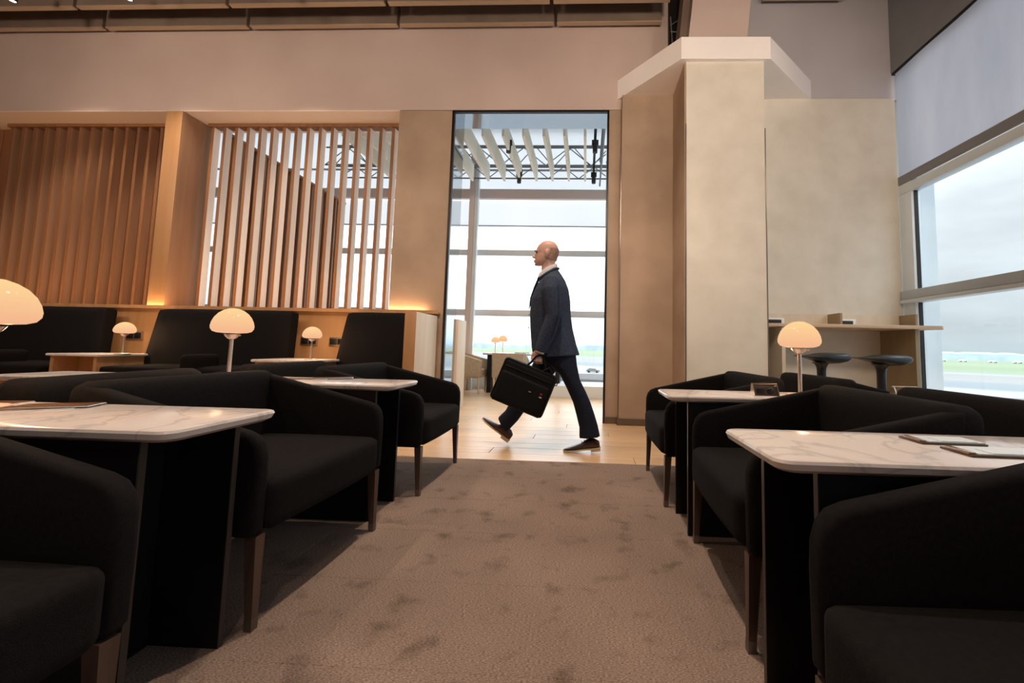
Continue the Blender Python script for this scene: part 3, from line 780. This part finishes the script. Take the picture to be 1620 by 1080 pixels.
# ------------------------------------------------------------------ the room beyond the doorway
YF = 8.3
wf = struct(empty('window_2'), 'far window wall with steel transoms')
for z0, z1 in ((.24,.36),(1.49,1.60),(2.74,2.84)): box('transom', -9.4, 4.0, YF-.04, YF+.08, z0, z1, m_farframe, wf)
for z0 in (1.47, 2.72): box('transom_lip', -9.4, 4.0, YF-.06, YF+.0, z0, z0+.02, m_farframe, wf)
for a in (-8.6, -5.6, -2.44, 1.6): box('mullion', a, a+.14, YF-.03, YF+.06, .24, 3.36, m_farframe, wf)
box('glass_pane', -9.4, 4.0, YF+.02, YF+.028, .3, 3.36, m_glass, wf)
wf2 = struct(empty('wall_far'), 'white wall and blinds above the far window')
sheet('blind_band', -9.4, 4.0, YF+.03, 3.36, 3.90, m_blindfar, wf2)
box('grey_beam', -9.4, 4.4, YF-.10, YF+.0, 3.90, 4.10, m_farpink, wf2)
box('blind_bar', -9.4, 4.0, YF-.0, YF+.03, 3.345, 3.365, m_steel, wf2)
sheet('upper_blind', -9.4, 4.0, YF+.03, 4.10, 5.5, m_blindfar, wf2)
box('blind_rail', -9.4, 4.4, YF-.04, YF+.0, 4.52, 4.55, m_steel, wf2)
box('sill_wall', -9.4, 4.4, YF+.0, YF+.1, 0, .24, m_wpaint, wf2)
struct(box('trim_low_bench', -1.05, 4.0, 7.2, YF-.05, 0, .20, m_wpaint), 'low white bench under the far window')
struct(box('ceiling_far', -9.6, 4.4, 5.3, 8.5, 5.5, 5.6, m_wpaint))
w3 = struct(empty('window_3'), 'glazed side wall added to brighten the far room')
for a in (5.30, 6.75, 8.2): box('mullion', 4.0, 4.10, a, a+.12, 0, 5.5, m_farframe, w3)  # side glazing added to let more daylight onto slats and floor
for z0 in (.2, 1.49, 2.74, 3.9): box('transom', 4.0, 4.10, 5.42, 8.2, z0, z0+.1, m_farframe, w3)
box('glass_pane', 4.04, 4.048, 5.3, 8.3, 0.3, 5.4, m_glass, w3)
struct(box('wall_far_header', -9.6, -2.41, 5.43, 5.46, 3.82, 5.5, m_wpaint))
struct(box('wall_far_header_right', -2.40, 4.4, 5.284, 5.30, 3.801, 5.5, m_wpaint))
pc = struct(empty('column_far'), 'pink-grey and steel post by the far window')
box('post_core', -2.385, -2.29, 7.95, 8.15, 0, 4.9, m_farpink, pc)
box('post_flange', -2.285, -2.215, 7.98, 8.08, 0, 4.9, m_frame, pc)
GB = 'cream ceiling baffles beyond the doorway'
for i in range(13):
    x = -3.52 + i*.288
    t = tag(empty('ceiling_baffle', (x, 0, 0)), ('cream ceiling baffle, number %s from the right doorway jamb' % ['thirteen','twelve','eleven','ten','nine','eight','seven','six','five','four','three','two','one'][i]), 'baffle', GB)
    box('blade', -.018, .018, 5.50, 6.24, 3.80, 4.10, m_baffle, t, .004)
    box('blade', -.018, .018, 6.26, 7.08, 3.80, 4.10, m_baffle, t, .004)
def truss(name, y, x0, x1, z0, z1, label, step=.42, axis='x'):
    t = tag(empty(name), label, 'truss')
    def P(u, z): return (u, y, z) if axis == 'x' else (y, u, z)
    tube('chord', [P(x0,z0), P(x1,z0)], .016, m_truss, t, 8); tube('chord', [P(x0,z1), P(x1,z1)], .016, m_truss, t, 8)
    u = x0; f = 0
    while u + step <= x1 + 1e-6:
        a, b = (z0, z1) if f % 2 == 0 else (z1, z0)
        tube('web', [P(u,a), P(u+step,b)], .010, m_truss, t, 6); u += step; f += 1
truss('roof_truss', 7.35, -5.0, 2.2, 4.22, 4.56, 'steel roof truss nearest the doorway, above the baffles')
truss('roof_truss', 7.85, -5.0, 2.2, 4.18, 4.42, 'steel roof truss close to the far window', .3)
truss('roof_truss', 7.6, -5.0, 2.2, 4.30, 4.72, 'steel roof truss in the middle, above the baffles', .36)
truss('roof_truss', .22, 5.6, 8.0, 4.1, 4.6, 'steel truss running away along the right jamb', .22, 'y')
def tracklight(x, y0, pts, label):
    t = tag(empty('track_light', (x, 0, 0)), label, 'track light', 'black track lights beyond the doorway')
    box('track', -.02, .02, y0, 7.2, 4.02, 4.05, m_dark, t)
    for y, z in pts:
        lathe('spot_head', [(0,0),(.035,0),(.038,.10),(.03,.12),(0,.12)], m_dark, t, 16, (0, y, z))
        box('bracket', -.05, .05, y-.03, y+.03, z+.12, z+.19, m_dark, t, .004)
        box('stem', -.012, .012, y-.012, y+.012, z+.19, 4.03, m_dark, t)
tracklight(-1.22, 5.4, [(5.95,3.78),(6.95,3.72)], 'black track light among the baffles left of the walking man')
tracklight(.085, 5.4, [(5.95,3.78),(6.95,3.72)], 'black track light beside the right jamb')
# partition beyond the jamb
pt = tag(empty('low_partition'), 'pale oak low partition just beyond the left door jamb', 'partition')
box('panel', -1.84, -1.667, 5.31, 5.66, 0, 1.205, m_oakpale, pt, .003)
# far room furniture
def far_chair(x, y, rz, label, m=m_beige):
    t = tag(empty('tub_chair', (x, y, 0), rz), label, 'chair', 'tub chairs beyond the doorway')
    prism('backrest', [(-.27,.30),(.27,.30),(.29,.74),(-.29,.74)], 'y', -.30, -.20, m, t, bev=.015)
    for s_ in (-1, 1):
        prism('armrest', [(-.195,.30),(.30,.30),(.30,.60),(-.195,.74)], 'x', s_*.27-.035, s_*.27+.035, m, t, bev=.012)
    rbox('seat', -.235, .235, -.195, .30, .28, .44, .04, m, t, n=6)
    for sx in (-1, 1):
        for sy in (-1, 1):
            tube('leg', [(sx*.24, sy*.25, 0), (sx*.25, sy*.255, .30)], [.014, .022], m_kiosk, t, 8)
    return t
far_chair(-2.16, 7.62, math.radians(-90), 'beige tub chair nearest the far post')
far_chair(-1.38, 7.62, math.radians(0), 'beige tub chair behind the walking man\'s bag')
far_chair(-2.22, 6.35, math.radians(200), 'dark grey tub chair behind the left door jamb', m_stool)
ft = tag(empty('far_table', (-1.55, 7.85, 0)), 'long pale table with magazines by the far window', 'table')
prism('tabletop', [(-.35,-.28),(1.3,-.28),(1.3,.25),(-.35,.25)], 'z', .70, .735, m_marble, ft, bev=.008)
box('pedestal', -.28, -.20, -.2, .2, 0, .70, m_base, ft); box('pedestal', 1.0, 1.08, -.2, .2, 0, .70, m_base, ft)
place_lamp(-1.70, 7.70, .735, 'small lit lamp at the left on the far table', .8)
place_lamp(-1.61, 7.95, .735, 'small lit lamp at the right on the far table', .9)
for i, (x, y, rz, lb) in enumerate([(-1.35,7.80,.1,'dark magazine nearest the lamps on the far table'), (-1.02,7.78,-.12,'white magazine on the far table behind the man\'s hand')]):
    t = tag(empty('magazine', (x, y, .735), rz), lb, 'magazine', 'magazines on the far table')
    box('pages', 0, .28, 0, .2, 0, .012, m_paper, t); box('cover', -.003, .283, -.003, .203, .0121, .015, m_dark if i == 0 else m_steel, t)

# ------------------------------------------------------------------ the walking man
man = tag(empty('person', (0, 3.6, 0)), 'bald man in navy suit striding left past the doorway carrying a briefcase', 'person')
bm = bmesh.new()
# head
add_loft(bm, [((-.452,1.586),(-.385,1.592),0,.026), ((-.464,1.600),(-.345,1.608),0,.046), ((-.468,1.622),(-.300,1.628),0,.058), ((-.466,1.645),(-.280,1.648),0,.064),
    ((-.462,1.668),(-.268,1.668),0,.069), ((-.455,1.695),(-.260,1.690),0,.072), ((-.459,1.716),(-.256,1.712),0,.0745), ((-.453,1.742),(-.257,1.738),0,.075),
    ((-.440,1.768),(-.265,1.766),0,.071), ((-.418,1.792),(-.284,1.792),0,.058), ((-.39,1.808),(-.31,1.808),0,.036), ((-.36,1.8145),(-.34,1.8145),0,.010)], 32, 2.1)
add_loft(bm, [((-.400,1.46),(-.270,1.50),0,.062), ((-.405,1.53),(-.285,1.56),0,.058), ((-.405,1.58),(-.285,1.60),0,.056), ((-.39,1.64),(-.285,1.66),0,.055)], 24)
add_loft(bm, [((-.458,1.702),(-.44,1.702),0,.009), ((-.478,1.684),(-.44,1.684),0,.013), ((-.496,1.667),(-.44,1.666),0,.018), ((-.484,1.656),(-.44,1.654),0,.018), ((-.462,1.652),(-.44,1.650),0,.010)], 14)
add_ball(bm, (-.468,0,1.632), (.009,.022,.006)); add_ball(bm, (-.466,0,1.621), (.009,.019,.006)); add_ball(bm, (-.455,0,1.598), (.014,.022,.012))
for s_ in (-1, 1):
    add_ball(bm, (-.352, s_*.080, 1.690), (.019,.013,.033)); add_ball(bm, (-.360, s_*.077, 1.664), (.011,.010,.014))
    add_ball(bm, (-.452, s_*.032, 1.713), (.010,.024,.006))
# trunk and limbs under the clothes
add_loft(bm, [((-.40,.80),(-.14,.80),0,.12), ((-.44,1.0),(-.17,1.0),0,.13), ((-.45,1.25),(-.18,1.25),0,.15), ((-.40,1.40),(-.21,1.42),0,.13), ((-.38,1.50),(-.27,1.54),0,.05)], 20)
add_tube(bm, [(-.30,-.10,1.42), (-.31,-.19,1.40), (-.268,-.215,1.13), (-.345,-.205,.92), (-.372,-.20,.835)], [.04,.045,.036,.030,.027], 12)
add_tube(bm, [(-.28,.10,1.42), (-.28,.19,1.40), (-.24,.215,1.14), (-.25,.205,.93), (-.26,.20,.83)], [.04,.045,.036,.030,.027], 12)
add_tube(bm, [(-.22,-.085,.82), (-.155,-.088,.66), (-.05,-.09,.44), (.01,-.09,.30), (.035,-.09,.19)], [.06,.06,.045,.04,.034], 12)
add_tube(bm, [(-.29,.085,.82), (-.375,.09,.665), (-.465,.09,.545), (-.555,.09,.42), (-.64,.09,.27), (-.70,.09,.17)], [.06,.06,.05,.045,.04,.034], 12)
# near hand gripping the handle, far hand relaxed
def hand(px, py, pz, grip, lean):
    add_loft(bm, [((px-.026,pz+.055),(px+.026,pz+.045),py,.017), ((px-.036,pz+.02),(px+.034,pz+.010),py,.019), ((px-.038,pz-.012),(px+.036,pz-.02),py,.017), ((px-.032,pz-.03),(px+.030,pz-.036),py,.013)], 16)
    for i in range(4):
        fx = px - .030 + i*.0205; fz = pz - .026 - i*.003; ln = (.92, 1.0, .95, .8)[i]
        if grip:
            add_tube(bm, [(fx,py-.008,fz+.014), (fx-.001,py-.020,fz-.010*ln), (fx,py-.008,fz-.028*ln), (fx+.001,py+.010,fz-.024*ln), (fx+.001,py+.016,fz-.008*ln)], [.0098,.0095,.009,.0085,.007], 8)
        else:
            add_tube(bm, [(fx,py,fz+.012), (fx-.004,py-.002,fz-.030*ln), (fx-.010,py-.008,fz-.055*ln), (fx-.010,py-.018,fz-.074*ln)], [.0095,.009,.0085,.007], 8)
    add_tube(bm, [(px-.026,py+.004,pz+.034), (px-.046,py+.006,pz+.008), (px-.050,py+.004,pz-.018), (px-.040,py-.004,pz-.036)], [.012,.0115,.010,.008], 8)
hand(-.392, -.20, .790, True, 0)
hand(-.270, .20, .775, False, 0)
body = fused('body', bm, .0044, m_skin, man, 1)
bm = bmesh.new()
for s_ in (-1, 1): add_ball(bm, (-.4495, s_*.033, 1.6985), (.0075,.009,.0055), 2)
from_bm('eyes', bm, m_eye, man, 60)
bm = bmesh.new()
for s_ in (-1, 1): add_tube(bm, [(-.466,s_*.014,1.716),(-.464,s_*.032,1.721),(-.450,s_*.052,1.716)], [.003,.0035,.002], 6)
from_bm('eyebrows', bm, m_brow, man, 60)
tube('lips', [(-.464,-.022,1.627),(-.4765,0,1.6265),(-.464,.022,1.627)], .0025, m_lip, man, 6)
# cropped hair at back and temples
bm = bmesh.new()
add_loft(bm, [((-.372,1.640),(-.272,1.635),0,.0660), ((-.368,1.665),(-.264,1.665),0,.0715), ((-.366,1.69),(-.2565,1.690),0,.0745), ((-.364,1.712),(-.2525,1.712),0,.0765), ((-.366,1.738),(-.2535,1.736),0,.0760)], 28)
from_bm('cropped_hair', bm, m_hair, man, 60)
# jacket
bm2 = bmesh.new()
add_loft(bm2, [((-.452,.775),(-.050,.805),0,.200), ((-.472,.875),(-.078,.885),0,.198), ((-.486,1.03),(-.116,1.03),0,.190), ((-.494,1.15),(-.136,1.16),0,.198),
    ((-.488,1.285),(-.143,1.28),0,.208), ((-.458,1.36),(-.160,1.38),0,.205), ((-.430,1.42),(-.190,1.455),0,.175), ((-.408,1.455),(-.225,1.51),0,.125), ((-.395,1.478),(-.262,1.560),0,.082)], 36, 2.3)
def sleeve(yc, P):
    rr = []
    for (x, z, r, y_) in P: rr.append(((x, y_, z), r))
    add_tube(bm2, [a for a, _ in rr], [b for _, b in rr], 18)
sleeve(-1, [(-.300,1.440,.050,-.13), (-.302,1.415,.075,-.180), (-.296,1.340,.078,-.215), (-.280,1.24,.071,-.228), (-.268,1.13,.065,-.230), (-.300,1.03,.062,-.225), (-.338,.93,.057,-.212), (-.362,.862,.053,-.205), (-.372,.832,.052,-.203)])
sleeve(1, [(-.280,1.440,.050,.13), (-.282,1.415,.075,.180), (-.270,1.340,.078,.215), (-.25,1.24,.071,.228), (-.24,1.13,.065,.230), (-.243,1.03,.060,.22), (-.25,.93,.055,.212), (-.256,.862,.052,.205), (-.258,.832,.051,.203)])
jacket = fused('jacket', bm2, .007, m_suit, man, 4)
tube('lapel', [(-.415,-.075,1.47),(-.450,-.060,1.385),(-.485,-.045,1.29),(-.499,-.030,1.20)], [.010,.012,.009,.004], m_trouser, man, 8)
tube('jacket_collar', [(-.415,-.072,1.462),(-.350,-.088,1.505),(-.285,-.074,1.548),(-.255,0,1.566),(-.285,.074,1.548),(-.350,.088,1.505),(-.415,.072,1.462)], .012, m_suit, man, 8)
for z in (1.145, 1.03):
    tube('button', [(-.504,-.015,z),(-.490,-.085,z+.006)], .005, m_shirt, man, 6)
tube('sleeve_seam', [(-.235,-.262,1.38),(-.226,-.285,1.25),(-.222,-.282,1.14),(-.25,-.278,1.03),(-.285,-.262,.93)], .0025, m_trouser, man, 6)
# shirt collar and cuff
prism('shirt_collar', [(-.438,1.452),(-.415,1.520),(-.362,1.562),(-.268,1.602),(-.262,1.565),(-.33,1.515),(-.385,1.460)], 'y', -.072, .072, m_shirt, man, bev=.012)
bm = bmesh.new(); add_tube(bm, [(-.371,-.203,.838),(-.378,-.202,.818)], [.037,.035], 16); from_bm('shirt_cuff', bm, m_shirt, man, 50)
# trousers
bm = bmesh.new()
add_loft(bm, [((-.42,.90),(-.12,.90),0,.165), ((-.41,.80),(-.10,.80),0,.170), ((-.36,.72),(-.13,.70),0,.150)], 28)
add_loft(bm, [((-.36,.84),(-.085,.85),-.085,.085), ((-.285,.70),(-.070,.725),-.09,.090), ((-.215,.64),(-.042,.600),-.09,.086), ((-.155,.53),(.010,.500),-.09,.078), ((-.098,.412),(.050,.415),-.09,.070),
    ((-.068,.31),(.088,.310),-.09,.066), ((-.040,.205),(.116,.222),-.09,.063), ((-.038,.118),(.136,.135),-.09,.064)], 24)
add_loft(bm, [((-.42,.82),(-.16,.80),.085,.085), ((-.485,.69),(-.270,.640),.09,.088), ((-.560,.57),(-.375,.515),.09,.080), ((-.640,.45),(-.475,.385),.09,.074),
    ((-.672,.355),(-.545,.275),.09,.068), ((-.700,.300),(-.590,.210),.09,.062), ((-.765,.235),(-.680,.112),.09,.062)], 24)
fused('trousers', bm, .007, m_trouser, man, 3)
# shoes
def shoe(pos, yc, ang, label=None):
    t = bpy.data.objects.new('shoe', None)
    bm = bmesh.new(); n = 20; rg = []
    S = [(-.008,.062,.022,.022),(.0,.072,.030,.020),(.03,.092,.036,.018),(.075,.098,.036,.017),(.115,.082,.038,.017),(.155,.062,.044,.017),(.205,.050,.047,.017),(.25,.040,.040,.018),(.282,.032,.026,.019),(.298,.026,.010,.021)]
    for x, top, hw, z0 in S:
        ring = []
        for k in range(n):
            a = 2*PI*k/n; c_, s_ = math.cos(a), math.sin(a)
            zz = z0 + (top-z0)*(s_*.5+.5) if s_ > -.5 else z0 + (top-z0)*max(0, (s_*.5+.5))*.6
            ring.append(bm.verts.new((-x, hw*math.copysign(abs(c_)**(.7 if s_ < 0 else 1.1), c_), zz)))
        rg.append(ring)
    for a, b in zip(rg, rg[1:]):
        for k in range(n): bm.faces.new((a[k], a[(k+1)%n], b[(k+1)%n], b[k]))
    bm.faces.new(rg[0][::-1]); bm.faces.new(rg[-1])
    s = from_bm('shoe', bm, m_leather, man, 50)
    s.location = (pos[0], yc, pos[1]); s.rotation_euler = (0, ang, 0)
    outl = [(.010,-.024),(-.03,-.036),(-.11,-.034),(-.18,-.047),(-.25,-.040),(-.29,-.018),(-.303,0),(-.29,.018),(-.25,.040),(-.18,.047),(-.11,.034),(-.03,.036),(.010,.024),(.014,0)]
    prism('sole', outl, 'z', .006, .0175, m_sole, s, bev=.002)
    prism('heel', [(.010,-.024),(-.03,-.034),(-.07,-.033),(-.07,.033),(-.03,.034),(.010,.024)], 'z', -.012, .0058, m_sole, s, bev=.002)
    for i in range(3):
        tube('lace', [(-.095-i*.02,-.020,.0905-i*.011),(-.100-i*.02,0,.099-i*.0125),(-.095-i*.02,.020,.0905-i*.011)], .0022, m_dark, s, 6)
    tube('lace_bow', [(-.100,0,.098),(-.125,-.012,.118),(-.118,-.022,.128),(-.104,-.012,.112),(-.098,0,.100)], .0018, m_dark, s, 6)
    return s
shoe((.130, .030), -.09, math.radians(-6.5))
shoe((-.672, .036), .09, math.radians(36))

# ------------------------------------------------------------------ briefcase
bg_ = tag(empty('briefcase', (-.500, 3.395, .537)), 'black soft briefcase hanging tilted from the walking man\'s hand', 'briefcase')
bg_.rotation_euler = (0, math.radians(21), 0)
W2, H2, D2 = .230, .182, .055
rbox('case', -W2, W2, -D2, D2, -H2, H2, .030, m_bag, bg_, n=10)
rbox('front_pocket', -W2+.02, W2-.02, -D2-.016, -D2+.01, -H2+.012, .075, .012, m_bag, bg_, n=8)
tube('zip', [(-W2+.03,-D2-.004,.118),(W2-.03,-D2-.004,.118)], .003, m_bagtrim, bg_, 6)
tube('piping', [(-W2+.012,-D2+.004,H2-.022),(-W2+.030,-D2+.004,H2-.006),(W2-.030,-D2+.004,H2-.006),(W2-.012,-D2+.004,H2-.022),(W2-.006,-D2+.004,-H2+.02),(W2-.03,-D2+.004,-H2+.006),(-W2+.03,-D2+.004,-H2+.006),(-W2+.006,-D2+.004,-H2+.03),(-W2+.012,-D2+.004,H2-.022)], .004, m_bagtrim, bg_, 6)
box('zip_pull', .055, .075, -D2-.022, -D2-.016, -.010, -.003, m_metal, bg_)
box('red_tab', .150, .168, -D2-.022, -D2-.015, .002, .016, m_red, bg_); box('clip', .150, .172, -D2-.022, -D2-.015, -.020, -.012, m_shirt, bg_)
# handles arch to the hand (local frame, tilted back by the case angle)
for yy in (-.018, .018):
    tube('handle', [(-.045,yy,H2-.012),(-.022,yy,H2+.03),(.000,yy,H2+.090),(.026,yy,H2+.112),(.055,yy,H2+.104),(.088,yy,H2+.06),(.112,yy,H2+.02),(.125,yy,H2-.012)], .008, m_bag, bg_, 10)
tube('strap_ring', [(W2-.012,0,H2-.03),(W2+.014,0,H2-.045),(W2+.014,0,H2-.070),(W2-.008,0,H2-.075)], .005, m_bagtrim, bg_, 6)
tube('strap', [(.10,-.03,H2),(.14,-.045,H2+.045),(.165,-.04,H2+.02),(.19,-.03,H2-.02),(W2-.002,-.02,H2-.06)], .010, m_bag, bg_, 8)

# ------------------------------------------------------------------ outside: airfield
def ground_mat():
    m, t, p = newmat('airfield')
    g = t.nodes.new('ShaderNodeNewGeometry'); d = t.nodes.new('ShaderNodeVectorMath'); d.operation = 'DOT_PRODUCT'; d.inputs[1].default_value = (.62,.78,0)
    t.links.new(g.outputs['Position'], d.inputs[0])
    n = t.nodes.new('ShaderNodeTexNoise'); n.inputs['Scale'].default_value = .02; n.inputs['Detail'].default_value = 3
    t.links.new(g.outputs['Position'], n.inputs[0])
    a = t.nodes.new('ShaderNodeMath'); a.operation = 'MULTIPLY_ADD'; a.inputs[1].default_value = 22
    t.links.new(n.outputs[0], a.inputs[0]); t.links.new(d.outputs['Value'], a.inputs[2])
    l = t.nodes.new('ShaderNodeMapRange'); l.inputs['From Max'].default_value = 900
    t.links.new(a.outputs[0], l.inputs[0])
    r = t.nodes.new('ShaderNodeValToRGB'); r.color_ramp.interpolation = 'LINEAR'; el = r.color_ramp.elements
    S = [(0,(176,180,184)),(78,(176,182,188)),(84,(214,210,204)),(112,(216,214,208)),(118,(170,180,186)),(142,(176,184,188)),(150,(196,196,192)),(190,(190,186,186)),(200,(206,212,210)),(222,(182,196,170)),(300,(172,190,152)),(420,(186,200,166)),(560,(176,194,158)),(900,(184,196,180))]
    el[0].position = 0; el[0].color = lin(S[0][1])+(1,); el[1].position = 1; el[1].color = lin(S[-1][1])+(1,)
    for q_, c in S[1:-1]:
        x = el.new(q_/900); x.color = lin(c)+(1,)
    t.links.new(l.outputs[0], r.inputs[0]); t.links.new(r.outputs[0], p.inputs['Base Color']); p.inputs['Roughness'].default_value = .9
    hs = t.nodes.new('ShaderNodeHueSaturation'); hs.inputs['Value'].default_value = .37; hs.inputs['Saturation'].default_value = 1.15; t.links.new(r.outputs[0], hs.inputs['Color']); t.links.new(hs.outputs[0], p.inputs['Base Color'])
    return m
gr = struct(box('ground', -1500, 1800, 12, 2600, -5.2, -5.0, ground_mat()), 'airfield with grass and concrete seen through the windows')
struct(box('ground_apron', 4.4, 1800, -400, 11.9, -5.2, -5.0, ground_mat()), 'concrete apron below the right window')
m_tree = mat('distant_hazed_trees', (164,178,184), (148,164,170), scale=.05, rough=1)  # haze of distance mixed into the tree colour
def treeline(x0, y0, x1, y1, h, label, seed):
    rnd = random.Random(seed); bm = bmesh.new(); n = 160; prev = None
    d = Vector((x1-x0, y1-y0, 0)); nrm = Vector((-d.y, d.x, 0)).normalized()*14
    hh = h
    for i in range(n+1):
        hh += rnd.uniform(-1,1)*h*.16; hh = max(h*.55, min(h*1.3, hh))
        p = Vector((x0, y0, -5)) + d*i/n
        ring = [bm.verts.new(p-nrm), bm.verts.new(p-nrm*.5+Vector((0,0,hh*.8))), bm.verts.new(p+Vector((0,0,hh))), bm.verts.new(p+nrm)]
        if prev:
            for k in range(3): bm.faces.new((prev[k], prev[k+1], ring[k+1], ring[k]))
        prev = ring
    o = from_bm('treeline', bm, m_tree); tag(o, label, 'trees', None, 'stuff'); return o
treeline(250, 900, 1300, 330, 10, 'hazy blue-grey line of trees across the airfield behind the right window', 3)
treeline(-900, 1000, 250, 980, 12, 'hazy line of trees across the airfield seen through the doorway', 5)
m_car = mat('white_car', (235,238,240), rough=.3); m_cart = mat('yellow_cart', (222,180,90), rough=.5)
def vehicle(name, x, y, label, group, m, s=1):
    t = tag(empty(name, (x, y, -5.0), random.uniform(-.4,.4)), label, 'vehicle', group)
    prism('body', [(-2.2,.35),(2.2,.35),(2.2,.95),(1.3,1.05),(.8,1.5),(-1.2,1.5),(-1.9,1.0),(-2.2,.95)], 'y', -.85, .85, m, t, smooth=None)
    for a in (-1.4, 1.4):
        bm = bmesh.new(); add_tube(bm, [(a,-.9,.33),(a,.9,.33)], .33, 12); from_bm('wheel', bm, m_dark, t)
    t.scale = (s, s, s); return t
v0 = vehicle('parked_car', 500, 480, 'white vehicle parked in the row across the airfield', 'row of white vehicles parked across the airfield', m_car, 1.6)
for i in range(1, 22):
    c = copy_tree(v0); c.location = (375 + i*14 + random.uniform(-5,5), 470 - i*8.5 + random.uniform(-6,6), -5.0)
v0.location = (370, 475, -5)
vehicle('cart', 107, 98, 'small yellow airport cart on the concrete', None, m_cart, 1.0)
vehicle('service_truck', 1.9, 99, 'small dark service vehicle on the apron seen through the doorway', None, m_steel, .7)
